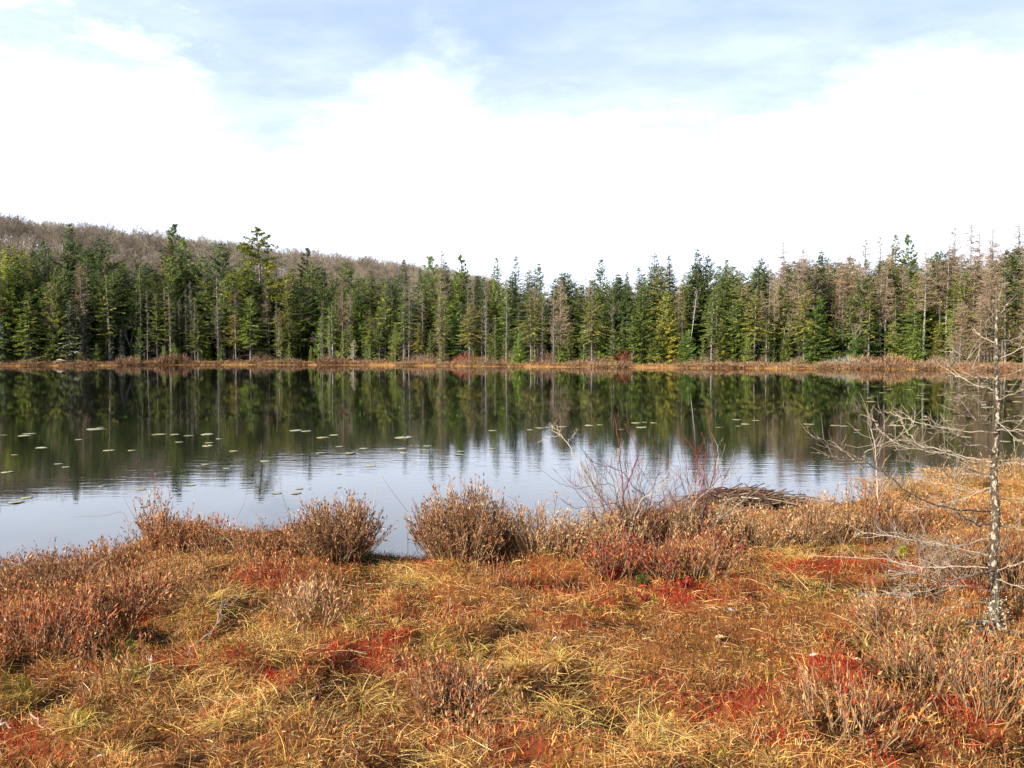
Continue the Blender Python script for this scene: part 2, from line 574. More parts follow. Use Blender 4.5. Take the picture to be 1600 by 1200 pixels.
# ------------------------------------------------------------------ tree makers (unit: metres)
def spruce_mesh(seed, H=12.0, Rw=1.5, base=.25, gap=.36, nb=6, dense=1.0, droop=.25, shape=.85, cols=None, ragged=.35, clump=.36, dead=18):
    R = rs(seed)
    tr = MB()
    lean = R.normal(0, .012, 2)
    zz = np.linspace(0, H, 10)
    path = np.stack([zz * lean[0] + np.sin(zz * .5 + seed) * .04, zz * lean[1] + np.cos(zz * .4) * .04, zz], 1)
    r0 = .010 * H + .02
    tr.tube(path, r0 * (1 - zz / H) ** .8 + .012, k=6)
    ax = lambda z: np.array([np.interp(z, zz, path[:, 0]), np.interp(z, zz, path[:, 1]), z])
    for _ in range(dead):
        z = R.uniform(.06, max(base + .12, .2)) * H
        a = R.random() * 6.283
        L = R.uniform(.3, .8) * Rw
        p0 = ax(z)
        d = np.array([math.cos(a), math.sin(a), R.uniform(-.35, .1)])
        tr.tube([p0, p0 + d * L * .6, p0 + d * L + [0, 0, -.12 * L]], [.018, .012, .006], k=3)
    cr = MB()
    P, AX, SD, NM, LL, WW, CC = [], [], [], [], [], [], []
    zb = base * H
    z = zb
    cols = np.asarray(cols if cols is not None else [(.030, .055, .022), (.045, .075, .026), (.065, .095, .030), (.022, .042, .02)])
    while z < H * .985:
        t = (z - zb) / (H - zb)
        n = max(3, int(round(nb * (1 - .35 * t))))
        rot = R.random() * 6.283
        for b in range(n):
            if R.random() < .10:
                continue
            a = rot + b * 6.283 / n + R.normal(0, .25)
            L = (Rw * (1 - t) ** shape * min(1, .55 + t * 4) + .10) * (1 + R.normal(0, ragged))
            L = max(L, .12)
            pitch = -droop + t * .9 + R.normal(0, .12)
            hd = np.array([math.cos(a), math.sin(a), 0])
            p0 = ax(z + R.normal(0, .08))
            ns = max(3, int(L / .17 * dense))
            s = (np.arange(ns) + R.random(ns)) / ns
            s = .12 + .88 * s
            pos = p0 + hd * (L * s)[:, None]
            pos[:, 2] += L * (math.sin(pitch) * s - .22 * droop * s * s * 2 + .10 * s ** 3)
            side_h = np.array([-math.sin(a), math.cos(a), 0])
            base_c = cols[R.integers(len(cols))] * (1 + R.normal(0, .16))
            if L > .5:
                tr.tube([p0, pos[len(pos) // 2], pos[-1]], [.016, .01, .005], k=3, cap=False)
            for sgn in (-1, 1):
                ang = R.uniform(.35, 1.05, ns)
                d = hd * np.cos(ang)[:, None] + side_h * (sgn * np.sin(ang))[:, None]
                d[:, 2] += R.normal(-.22, .22, ns)
                d = norm(d)
                l = clump * (.75 + .6 * R.random(ns)) * (1.1 - .45 * s) * (1.1 - .5 * t)
                up = np.repeat(np.array([[0, 0, 1.]]), ns, 0) + R.normal(0, .35, (ns, 3))
                sd = norm(np.cross(d, up))
                P.append(pos + R.normal(0, .03, (ns, 3)))
                AX.append(d)
                SD.append(sd)
                NM.append(np.cross(sd, d))
                LL.append(l)
                WW.append(l * R.uniform(.30, .52, ns))
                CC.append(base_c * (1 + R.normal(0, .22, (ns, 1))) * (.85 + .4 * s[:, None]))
        z += gap * (1 - .45 * t) * R.uniform(.75, 1.25)
    tipn = 8
    d = norm(np.stack([R.normal(0, .35, tipn), R.normal(0, .35, tipn), np.ones(tipn)], 1))
    sd, nm = frame(d, R)
    P.append(np.repeat(ax(H * .975)[None], tipn, 0) + R.normal(0, .04, (tipn, 3)))
    AX.append(d); SD.append(sd); NM.append(nm)
    LL.append(np.full(tipn, .26)); WW.append(np.full(tipn, .06)); CC.append(np.repeat(cols[:1], tipn, 0))
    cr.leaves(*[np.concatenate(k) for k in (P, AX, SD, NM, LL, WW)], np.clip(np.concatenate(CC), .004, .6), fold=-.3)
    return tr, cr


def pine_mesh(seed, H=15.0, Rw=2.6, base=.35, cols=None):
    R = rs(seed)
    tr, cr = MB(), MB()
    zz = np.linspace(0, H, 10)
    path = np.stack([np.sin(zz * .3 + seed) * .12, np.cos(zz * .35) * .1, zz], 1)
    tr.tube(path, .15 * (1 - zz / H) ** .8 + .015, k=7)
    ax = lambda z: np.array([np.interp(z, zz, path[:, 0]), np.interp(z, zz, path[:, 1]), z])
    cols = np.asarray(cols if cols is not None else [(.075, .105, .025), (.10, .13, .03), (.05, .085, .025)])
    P, AX, SD, NM, LL, WW, CC = [], [], [], [], [], [], []
    z = base * H
    while z < H:
        t = (z - base * H) / (H * (1 - base))
        for b in range(R.integers(3, 6)):
            a = R.random() * 6.283
            L = (Rw * (1 - t) ** .7 * R.uniform(.45, 1.15)) + .25
            hd = np.array([math.cos(a), math.sin(a), 0])
            pos = [ax(z) + hd * L * s + np.array([0, 0, L * (.05 + .5 * t) * s + .22 * L * s * s]) for s in (0, .35, .7, 1)]
            tr.tube(pos, [.035, .025, .016, .008], k=4)
            bc = cols[R.integers(len(cols))]
            for m in range(max(3, int(L * 5))):
                s = R.uniform(.35, 1.02)
                c0 = ax(z) + hd * L * s + np.array([0, 0, L * (.05 + .5 * t) * s + .22 * L * s * s])
                c0 = c0 + np.array([-hd[1], hd[0], 0]) * R.normal(0, .22 * L * min(1, s)) + R.normal(0, .05, 3)
                k = 11
                d = norm(R.normal(0, .7, (k, 3)) + hd * .5 + np.array([0, 0, .55]))
                sd, nm = frame(d, R)
                P.append(np.repeat(c0[None], k, 0)); AX.append(d); SD.append(sd); NM.append(nm)
                LL.append(R.uniform(.22, .42, k)); WW.append(R.uniform(.06, .12, k)); CC.append(bc * (1 + R.normal(0, .2, (k, 1))))
        z += R.uniform(.55, 1.0) * (1 - .45 * t)
    cr.leaves(*[np.concatenate(k) for k in (P, AX, SD, NM, LL, WW)], np.clip(np.concatenate(CC), .004, .6), fold=-.2)
    return tr, cr


def larch_mesh(seed, H=13.0, Rw=1.3, base=.2, twig=1.0, col=(.29, .22, .155)):
    R = rs(seed)
    tr, cr = MB(), MB()
    zz = np.linspace(0, H, 9)
    path = np.stack([np.sin(zz * .4 + seed) * .07, np.cos(zz * .33) * .06, zz], 1)
    tr.tube(path, .0095 * H * (1 - zz / H) ** .85 + .014, k=6)
    ax = lambda z: np.array([np.interp(z, zz, path[:, 0]), np.interp(z, zz, path[:, 1]), z])
    col = np.asarray(col)
    z = base * H
    Pt, Dt, Lt, Ct = [], [], [], []
    while z < H * .98:
        t = (z - base * H) / (H * (1 - base))
        for b in range(R.integers(2, 5)):
            a = R.random() * 6.283
            L = Rw * (1 - t) ** .75 * R.uniform(.5, 1.2) * min(1, .5 + t * 3) + .32
            hd = np.array([math.cos(a), math.sin(a), R.uniform(-.12, .22)])
            p0 = ax(z)
            p1 = p0 + hd * L * .55 - [0, 0, .05 * L]
            p2 = p0 + hd * L + [0, 0, .10 * L]
            c = col * (1 + R.normal(0, .12))
            cr.tube([p0, p1, p2], [.020 * (1 - .5 * t), .013, .006], c, k=3, cap=False)
            n = int(max(4, L * 13) * twig)
            s = R.random(n)[:, None]
            q = np.where(s < .55, p0 + (p1 - p0) * s / .55, p1 + (p2 - p1) * (s - .55) / .45)
            d = R.normal(0, .6, (n, 3)) + hd * .7
            Pt.append(q); Dt.append(norm(d)); Lt.append(R.uniform(.15, .5, n) * (.4 + .6 * min(1, L))); Ct.append(np.repeat((c * 1.05)[None], n, 0))
        z += R.uniform(.10, .26) * (1 - .5 * t)
    P, d, L, C = (np.concatenate(k) for k in (Pt, Dt, Lt, Ct))
    sd, _ = frame(d, R)
    bend = R.normal(0, .2, d.shape)
    cr.blades(P, d, sd, bend, L, .026, C, seg=2, tip=.3)
    return tr, cr


def hardwood_mesh(seed, H=14.0, col=(.20, .16, .135), depth=5, spread=1.0):
    R = rs(seed)
    tr, cr = MB(), MB()
    out = []
    def grow(p, d, L, r, n):
        q = p + d * L
        m = [p + d * L * .5 + R.normal(0, .05 * L, 3)] if n > 1 else []
        (tr if n >= depth else cr).tube([p, *m, q], [r, r * .85, r * .7] if n > 1 else [r, r * .7], col=np.asarray(col) * (1 + R.normal(0, .1)) * (1.15 if n >= depth - 1 else 1), k=4 if n > 2 else 3, cap=False)
        if n == 0:
            return
        for _ in range(3 if n < depth else 4):
            e = norm(d * 1.0 + R.normal(0, .48 * spread, 3) + np.array([0, 0, .16]))
            grow(p + d * L * R.uniform(.55, 1.0), e, L * R.uniform(.55, .8), max(r * .55, .016), n - 1)
    grow(np.zeros(3), norm(np.array([R.normal(0, .05), R.normal(0, .05), 1.0])), H * .33, .013 * H, depth)
    return tr, cr


def bush_mesh(seed, R0=.9, H=.8, n=420, cols=((.22, .095, .05), (.28, .14, .07), (.16, .07, .045)), L=.30, W=.035, low=.0):
    R = rs(seed)
    m = MB()
    a, rr = R.random(n) * 6.283, np.sqrt(R.random(n))
    h = H * np.sqrt(np.maximum(0, 1 - (rr * .95) ** 2)) * R.uniform(.25, 1.02, n)
    P = np.stack([np.cos(a) * rr * R0, np.sin(a) * rr * R0, h - L * .5], 1)
    P[:, 2] = np.maximum(P[:, 2], low)
    d = norm(np.stack([np.cos(a) * rr * .8, np.sin(a) * rr * .8, np.full(n, 1.0)], 1) + R.normal(0, .35, (n, 3)))
    sd, _ = frame(d, R)
    m.blades(P, d, sd, R.normal(0, .15, (n, 3)), L * R.uniform(.6, 1.3, n), W * R.uniform(.6, 1.4, n), palette(R, n, cols), seg=2, tip=.3)
    st = MB()
    for _ in range(9):
        b = R.random() * 6.283
        p1 = np.array([math.cos(b) * R0 * .5, math.sin(b) * R0 * .5, H * R.uniform(.5, .85)])
        st.tube([[0, 0, -.1], p1 * [.4, .4, .6], p1], [.03, .018, .006], (.16, .12, .09), k=3)
    return st, m


GREENS = {
    'dark': [(.060, .100, .026), (.085, .126, .030), (.112, .156, .036), (.036, .062, .020)],
    'mid': [(.118, .175, .034), (.155, .212, .040), (.200, .250, .050), (.072, .112, .026)],
    'olive': [(.175, .200, .040), (.220, .240, .048), (.128, .150, .034), (.27, .255, .06)],
    'bright': [(.19, .27, .044), (.25, .325, .054), (.30, .355, .07), (.13, .195, .036)],
    'grey': [(.34, .36, .26), (.42, .44, .33), (.24, .26, .17), (.20, .21, .12)],
}
PROTO = {}


def proto(key, builder, trunk_mat, crown_mat, smooth=True):
    tr, cr = builder
    PROTO[key] = (tr.mesh(key + '_trunk', trunk_mat, smooth), cr.mesh(key + '_crown', crown_mat))


for i in range(5):
    proto(f'spruce{i}', spruce_mesh(20 + i, 12, 2.15 + .17 * i, (.22, .32, .12, .36, .28)[i], .36, 7, 1.15, .30, (.8, .85, .95, .7, .8)[i], GREENS[('dark', 'mid', 'dark', 'olive', 'mid')[i]], dead=70), M_TRUNK, M_NEEDLE)
for i in range(4):
    proto(f'fir{i}', spruce_mesh(40 + i, 12, 3.2 + .25 * i, (.06, .1, .04, .16)[i], .40, 8, 1.0, .18, (.8, .9, .7, .75)[i], GREENS[('mid', 'dark', 'olive', 'dark')[i]], clump=.52, dead=10), M_TRUNK, M_NEEDLE)
for i in range(3):
    proto(f'cedar{i}', spruce_mesh(50 + i, 9, 2.0, .02, .26, 8, 1.2, .05, .75, GREENS[('olive', 'bright', 'mid')[i]], ragged=.22, clump=.36, dead=0), M_TRUNK, M_NEEDLE)
for i in range(3):
    proto(f'young{i}', spruce_mesh(60 + i, 4, .85, .08, .22, 6, 1.3, -.1, .8, GREENS['bright'], clump=.24, dead=3), M_TRUNK, M_NEEDLE)
for i in range(3):
    proto(f'lean{i}', spruce_mesh(70 + i, 7, .75, .34, .28, 5, 1.1, .25, .5, GREENS[('olive', 'mid', 'bright')[i]], clump=.28, dead=26), M_TRUNK, M_NEEDLE)
for i in range(2):
    proto(f'lichen{i}', spruce_mesh(80 + i, 6, 1.15, .05, .26, 7, .8, .35, .8, GREENS['grey'], clump=.28, dead=30), M_TRUNK, M_NEEDLE)
for i in range(3):
    proto(f'pine{i}', pine_mesh(90 + i, 15, 2.7, (.45, .5, .3)[i], GREENS[('olive', 'mid', 'mid')[i]]), M_TRUNK, M_NEEDLE)
for i in range(4):
    proto(f'larch{i}', larch_mesh(100 + i, 13, (1.4, 1.8, 2.2, 1.5)[i], (.35, .2, .12, .5)[i]), M_TRUNK, M_BARE)
for i in range(3):
    proto(f'birch{i}', hardwood_mesh(120 + i, 10, (.34, .31, .28), 4, .8), M_BIRCH, M_BARE)
proto('snag0', larch_mesh(130, 4, .75, .25, .35, (.42, .39, .33)), M_BIRCH, M_BARE)
proto('snag1', larch_mesh(131, 9, .42, .2, .25, (.22, .19, .16)), M_TRUNK, M_BARE)
proto('leaning', larch_mesh(132, 9, .5, .6, .5, (.40, .36, .31)), M_BIRCH, M_BARE)
PH = {'spruce': 12, 'fir': 12, 'cedar': 9, 'young': 4, 'lean': 7, 'lichen': 6, 'pine': 15, 'larch': 13, 'birch': 13, 'snag0': 4, 'snag1': 9, 'leaning': 9}

ZONES = [(120, 'above the driftwood heap'), (250, 'just past the driftwood heap'), (400, 'before the tall open white pine'), (553, 'between the white pine and the small pale snag'),
         (735, 'past the small pale snag'), (930, 'about the middle of the shore'), (1078, 'before the leaning white birch'), (1225, 'just past the leaning birch'),
         (1330, 'among the brown larches'), (1480, 'past the grey shore bush'), (9999, 'behind the young bare larch')]


def zone(px):
    return next(t for lim, t in ZONES if px < lim)


def tree(key, px, top, row, label=None, wide=1.0, cat='tree', group=None, color=(1, 1, 1), name=None, tilt=0.0):
    """a tree on the far shore: px = bearing, row = metres back from the waterline, top = where its tip stands against the sky"""
    a = math.atan((px - 800) / F_PX)
    r = float(np.interp(a, FAR_A, FAR_R)) + row
    X, Y = r * math.sin(a), r * math.cos(a)
    z = float(hill_z(np.array([X]), np.array([Y]))[0]) - .05
    ztop = at(px, top, Y)[2]
    base = next(v for k, v in PH.items() if key.startswith(k))
    s = max((ztop - z), .6) / base
    R = random.Random(int(px * 7 + top * 13 + row * 31))
    sx = s * wide * R.uniform(.9, 1.1)
    if key[:5] in ('young', 'cedar', 'fir0', 'fir1', 'fir2', 'fir3'):
        pass
    sx = max(min(sx, s * 1.6), .5 * s)
    t = thing(name or 'spruce_tree', label, cat, (X, Y, z), R.uniform(0, 6.28), group, (sx, sx, s))
    if tilt:
        t.rotation_euler = (0, tilt, 0)
    obj('trunk', PROTO[key][0], t)
    obj('crown', PROTO[key][1], t, color)
    return t


GS, GL, GP = 'spruces and firs of the far shore wood', 'bare larches of the far shore wood', 'white pines of the far shore wood'
# trees one can pick out
PICK = [
    ('fir2', 22, 383, 10, 1.1, (1.25, 1.25, .9), 'full yellow-green fir at the far left end of the shore wood', 'fir_tree', GS),
    ('fir0', 72, 377, 14, .8, (.9, 1.0, 1.1), 'blue-green fir standing one place left of the tallest dark spruce', 'fir_tree', GS),
    ('fir1', 112, 348, 16, .75, (1, 1, 1), 'tallest dark layered spruce above the driftwood heap', 'spruce_tree', GS),
    ('fir3', 162, 370, 14, .95, (1, 1, 1), 'dark round-shouldered fir next right of the tallest dark spruce', 'fir_tree', GS),
    ('pine1', 275, 352, 40, .7, (.8, .95, 1.0), 'bluish pine tip rising alone against the grey hillside wood', 'pine_tree', GP),
    ('fir1', 268, 374, 14, .8, (1.5, .9, .7), 'dark spruce with a rusty brown cone-laden top', 'spruce_tree', GS),
    ('fir0', 293, 376, 16, .8, (1, 1, .9), 'mid green fir touching the rusty-topped spruce', 'fir_tree', GS),
    ('fir3', 320, 398, 14, .8, (.8, .9, .9), 'short blackish fir two places left of the white pine', 'fir_tree', GS),
    ('fir3', 350, 377, 13, .9, (1, 1.05, 1), 'broad dark fir one place left of the white pine', 'fir_tree', GS),
    ('pine0', 405, 359, 8, 1.5, (1.35, 1.35, 1.0), 'tall open white pine with flat yellow-green tiers', 'pine_tree', GP),
    ('pine2', 482, 391, 14, .8, (1.1, 1, .8), 'round-headed olive pine right of the tall white pine', 'pine_tree', GP),
    ('fir3', 545, 408, 10, .75, (1.1, 1.1, .8), 'dark pointed spruce over the small pale snag', 'spruce_tree', GS),
    ('spruce2', 632, 405, 10, 1, (1, 1.1, .8), 'narrow dark green spruce breaking the skyline between snag and red bush', 'spruce_tree', GS),
    ('pine1', 674, 402, 12, .75, (1, 1.1, 1), 'green pine with an outflung top beside a bare larch spire', 'pine_tree', GP),
    ('pine2', 720, 402, 13, .7, (.9, 1, .8), 'dull green pine crown above the red bush', 'pine_tree', GP),
    ('fir0', 775, 402, 12, .6, (1.1, .95, .8), 'olive spruce in mid shore with a blunt top', 'spruce_tree', GS),
    ('spruce2', 803, 400, 15, 1.2, (.9, 1, 1), 'grey-green spruce tip at the exact middle of the skyline', 'spruce_tree', GS),
    ('fir1', 842, 411, 12, .7, (1, 1, 1), 'dark flat-topped spruce with crossing upper limbs', 'spruce_tree', GS),
    ('fir0', 938, 405, 12, .75, (.9, 1, .9), 'fan-topped green fir behind the bright half-grown fir', 'fir_tree', GS),
    ('fir1', 980, 443, 7, .9, (1.0, 1.1, .9), 'full deep green fir reaching down to the shore bushes', 'fir_tree', GS),
    ('spruce0', 1019, 394, 13, 1.15, (.8, .95, .95), 'spire-topped black spruce standing clear of the skyline', 'spruce_tree', GS),
    ('spruce2', 1046, 399, 15, 1, (1, 1, 1.1), 'thin greyish spruce tip just right of the spire-topped one', 'spruce_tree', GS),
    ('fir1', 1090, 388, 13, .75, (1, 1, .8), 'twin-tipped tall spruce over the leaning birch, higher tip', 'spruce_tree', GS),
    ('fir3', 1104, 397, 14, .65, (.9, 1, .8), 'twin-tipped tall spruce over the leaning birch, lower tip', 'spruce_tree', GS),
    ('fir0', 1135, 405, 13, .6, (.9, .95, .9), 'loose greyish spruce right of the twin-tipped pair', 'spruce_tree', GS),
    ('fir3', 1187, 402, 13, .75, (1.1, 1, .8), 'dark shaggy spruce left of the first tall larch spire', 'spruce_tree', GS),
    ('cedar0', 1040, 455, 4, 1.0, (1.35, 1.3, .85), 'yellow-green cone-shaped cedar lit on one side', 'cedar_tree', None),
    ('cedar2', 942, 475, 5, 1.0, (1.25, 1.3, .95), 'bright half-grown fir with branches down to the shore bushes', 'fir_tree', GS),
    ('cedar2', 1150, 470, 5, 1.25, (1.0, 1.1, .9), 'broad half-grown fir just right of the leaning birch', 'fir_tree', GS),
    ('fir1', 1280, 392, 11, .75, (.9, 1, .9), 'black-green spruce between two brown larches', 'spruce_tree', GS),
    ('cedar2', 1280, 462, 5, .8, (.9, 1.2, .9), 'green fir below the black-green spruce', 'fir_tree', GS),
    ('fir1', 1345, 432, 6, 1.15, (1.0, 1.15, .9), 'widest deep green fir, reaching the ground above the grey bush', 'fir_tree', GS),
    ('fir3', 1375, 405, 10, .85, (1.0, 1.1, .8), 'dark fir behind the widest deep green fir', 'fir_tree', GS),
    ('fir0', 1395, 366, 13, .62, (1.3, .9, .7), 'tall spruce with a brown cone-laden tip', 'spruce_tree', GS),
    ('pine2', 1415, 371, 14, .7, (1.1, 1.15, 1.2), 'soft grey-green pine touching the brown-tipped spruce', 'pine_tree', GP),
    ('fir2', 1430, 430, 7, .8, (1.1, 1.15, .8), 'yellow-green fir right of the brown-tipped spruce', 'fir_tree', GS),
    ('fir3', 1465, 390, 9, 1.0, (1.1, 1.05, .7), 'dome-topped olive fir left of the larch spires', 'fir_tree', GS),
    ('fir2', 1490, 425, 7, .8, (1.1, 1.15, .8), 'olive fir leaning out over the shore heath by the larches', 'fir_tree', GS),
    ('fir1', 1520, 410, 9, .7, (.9, .95, .8), 'dark spruce half buried in tan larch twigs', 'spruce_tree', GS),
    ('fir3', 1582, 386, 9, .8, (1, 1.1, .8), 'dark green spruce crown at the far right end of the wood', 'spruce_tree', GS),
    ('fir2', 165, 466, 5, .55, (1.1, 1.1, .8), 'slim yellow-green spruce right of the pale lichen-hung spruce', 'spruce_tree', GS),
    ('lichen0', 110, 470, 3.5, 1.1, (1.05, 1.08, 1), 'pale grey-green lichen-hung spruce by the driftwood heap', 'spruce_tree', GS),
    ('lichen1', 130, 475, 4, 1.0, (.95, .8, .65), 'grey-brown dying spruce touching the pale lichen-hung spruce', 'spruce_tree', GS),
    ('lichen1', 190, 515, 4, .9, (.9, .95, .9), 'small grey lichen-hung spruce right of the driftwood heap', 'spruce_tree', GS),
    ('lichen0', 5, 500, 4, 1, (.75, .95, .9), 'grey-green lichen-hung spruce at the very edge of the wood', 'spruce_tree', GS),
    ('snag0', 553, 531, 1.8, .9, (1.4, 1.35, 1.2), 'small pale dead snag at the water-side heath', 'snag', None),
    ('young1', 578, 516, 4, 1.1, (.9, .95, .8), 'small pyramidal green spruce right of the pale snag', 'spruce_sapling', None),
    ('lean2', 593, 480, 4.5, .9, (1, 1, .9), 'slender pale green spruce, foliage in a narrow column', 'spruce_tree', GS),
    ('lean0', 618, 507, 3.5, .75, (1.2, 1.2, .8), 'bare-stemmed little spruce with a small tuft on top', 'spruce_sapling', None),
    ('young0', 501, 496, 5, .7, (.85, .95, .9), 'narrow green spruce, paler of two side by side before the snag', 'spruce_sapling', None),
    ('lean2', 516, 496, 5, .8, (1.0, 1, 1), 'narrow ragged spruce, greyer of two side by side before the snag', 'spruce_sapling', None),
    ('lean2', 840, 468, 4, 1.2, (1.1, 1.1, 1), 'open light green spruce on a thin white stem in mid shore', 'spruce_tree', GS),
    ('young2', 874, 502, 4, .9, (.75, .85, .9), 'neat green spruce sapling under the dark wood in mid shore', 'spruce_sapling', None),
    ('lean2', 988, 496, 2.8, .9, (.95, 1, .8), 'light green bare-stemmed spruce before the full deep green fir', 'spruce_sapling', None),
    ('young0', 1168, 530, 2.5, 1.1, (1.1, 1.1, .7), 'bright yellow-green sapling before the broad half-grown fir', 'spruce_sapling', None),
    ('young1', 1099, 530, 3, 1, (1, 1, .9), 'little green sapling at the foot of the leaning birch', 'spruce_sapling', None),
    ('young2', 273, 537, 2.5, 1.3, (1.25, 1.25, 1), 'bright green sapling pair by the dark heath mound, taller one', 'spruce_sapling', None),
    ('young0', 257, 541, 2.5, 1.2, (1.15, 1.2, 1), 'bright green sapling pair by the dark heath mound, shorter one', 'spruce_sapling', None),
    ('young1', 347, 538, 3, 1.2, (.8, .9, .8), 'green sapling beside a whitish dead stem before the white pine', 'spruce_sapling', None),
    ('young2', 452, 538, 2, .8, (1.1, 1.05, .7), 'tiny yellow-green spruce on a bare stem under the white pine', 'spruce_sapling', None),
    ('lean0', 1275, 518, 3, 1.0, (1.2, 1.2, .8), 'bare-stemmed yellow-green spruce below the black-green spruce', 'spruce_sapling', None),
    ('young0', 1297, 512, 4, 1.2, (1.25, 1.05, .6), 'golden-green bushy sapling left of the grey bush', 'spruce_sapling', None),
    ('young1', 1200, 528, 4, 1.3, (.9, .95, .8), 'dark green bushy sapling by the brown larches', 'spruce_sapling', None),
    ('young2', 1336, 532, 3, .8, (.9, 1, .9), 'small green sapling just above the grey bush', 'spruce_sapling', None),
    ('cedar0', 1465, 500, 5, .7, (1.2, 1.15, .7), 'rounded olive sapling at the foot of the dome-topped fir', 'fir_sapling', None),
    ('young2', 1395, 505, 4, .9, (1.3, 1.1, .7), 'golden spruce sapling right of the grey bush', 'spruce_sapling', None),
    ('young0', 1435, 515, 4, 1.3, (.9, 1, .8), 'leafy green sapling two right of the grey bush', 'spruce_sapling', None),
    ('young1', 803, 540, 2.5, 1.3, (1, 1.05, .8), 'knee-high green sapling by the gold sedge in mid shore', 'spruce_sapling', None),
    ('young2', 740, 530, 4, .9, (1, 1.05, .8), 'leaning green sapling next to the red bush', 'spruce_sapling', None),
    ('young1', 832, 545, 2.5, 1.2, (1.3, 1.1, .7), 'low yellow-green sapling at the foot of the open light spruce', 'spruce_sapling', None),
    ('leaning', 1074, 478, 6, .6, (.8, .8, .8), 'white birch leaning over against the twin-tipped spruce', 'birch_tree', None),
    ('birch0', 205, 440, 6, .8, (1.2, 1.2, 1.2), 'forked white birch right of the driftwood heap', 'birch_tree', None),
    ('birch1', 22, 470, 5, .9, (1.1, 1.1, 1.15), 'many-stemmed grey birch at the left end of the shore', 'birch_tree', None),
    ('birch2', 55, 420, 8, .8, (1.2, 1.2, 1.2), 'pale birch with sweeping limbs left of the tallest dark spruce', 'birch_tree', None),
    ('birch0', 980, 405, 8, .7, (.9, .9, .9), 'slim bare birch standing over the full deep green fir', 'birch_tree', None),
    ('birch1', 345, 425, 8, .7, (1.1, 1.05, 1), 'forked bare birch left of the white pine', 'birch_tree', None),
    ('larch3', 690, 388, 11, .7, (.9, .95, 1), 'bare larch spire beside the pine with outflung top', 'larch_tree', GL),
    ('larch1', 1223, 373, 11, .9, (1, 1, 1), 'first tall larch spire left of the black-green spruce', 'larch_tree', GL),
    ('larch2', 1253, 383, 9, 1.0, (1.1, 1.05, 1), 'full brown larch touching the black-green spruce', 'larch_tree', GL),
    ('larch2', 1325, 397, 8, 1.15, (1.1, 1.02, .95), 'broad tan larch just right of the black-green spruce', 'larch_tree', GL),
    ('larch1', 1310, 412, 7, 1.1, (1.1, 1.02, .95), 'tan larch between black-green spruce and the broad tan larch', 'larch_tree', GL),
    ('larch3', 1350, 370, 14, .8, (.8, .8, .9), 'thin grey larch spire over the widest fir, first of two', 'larch_tree', GL),
    ('larch3', 1372, 366, 14, .8, (.8, .8, .9), 'thin grey larch spire over the widest fir, second of two', 'larch_tree', GL),
    ('larch3', 1488, 351, 14, .7, (.8, .8, .9), 'narrow grey larch spire right of the dome-topped fir', 'larch_tree', GL),
    ('larch3', 1514, 348, 13, .85, (.85, .8, .85), 'tall grey larch spire above the half-buried dark spruce', 'larch_tree', GL),
    ('larch1', 1527, 360, 13, .7, (.85, .8, .85), 'shorter grey larch spire above the half-buried dark spruce', 'larch_tree', GL),
    ('larch1', 1545, 352, 12, .9, (.9, .85, .85), 'brownish larch spire left of the tallest larch', 'larch_tree', GL),
    ('larch1', 1586, 345, 12, 1.0, (.9, .85, .85), 'tallest larch, pricking the sky at the right end of the wood', 'larch_tree', GL),
    ('larch2', 1530, 462, 3, 1.2, (.95, .9, .85), 'bushy light brown larch low on the shore, behind the near larch tip', 'larch_tree', GL),
    ('larch2', 1565, 446, 4, 1.0, (.88, .85, .8), 'taller light brown larch on the shore right of the bushy one', 'larch_tree', GL),
    ('larch2', 1500, 470, 3, 1.4, (.95, .9, .85), 'shortest light brown larch fringing the shore heath', 'larch_tree', GL),
    ('larch2', 1600, 455, 4, 1.0, (.88, .85, .8), 'light brown larch cut by the right edge of the view', 'larch_tree', GL),
]
for key, px, top, row, wide, colr, lab, nm, grp in PICK:
    tree(key, px, top, row, lab, wide, nm.split('_')[0] if nm == 'snag' else 'tree', grp, colr, nm, tilt=(.12 if key == 'leaning' else 0))

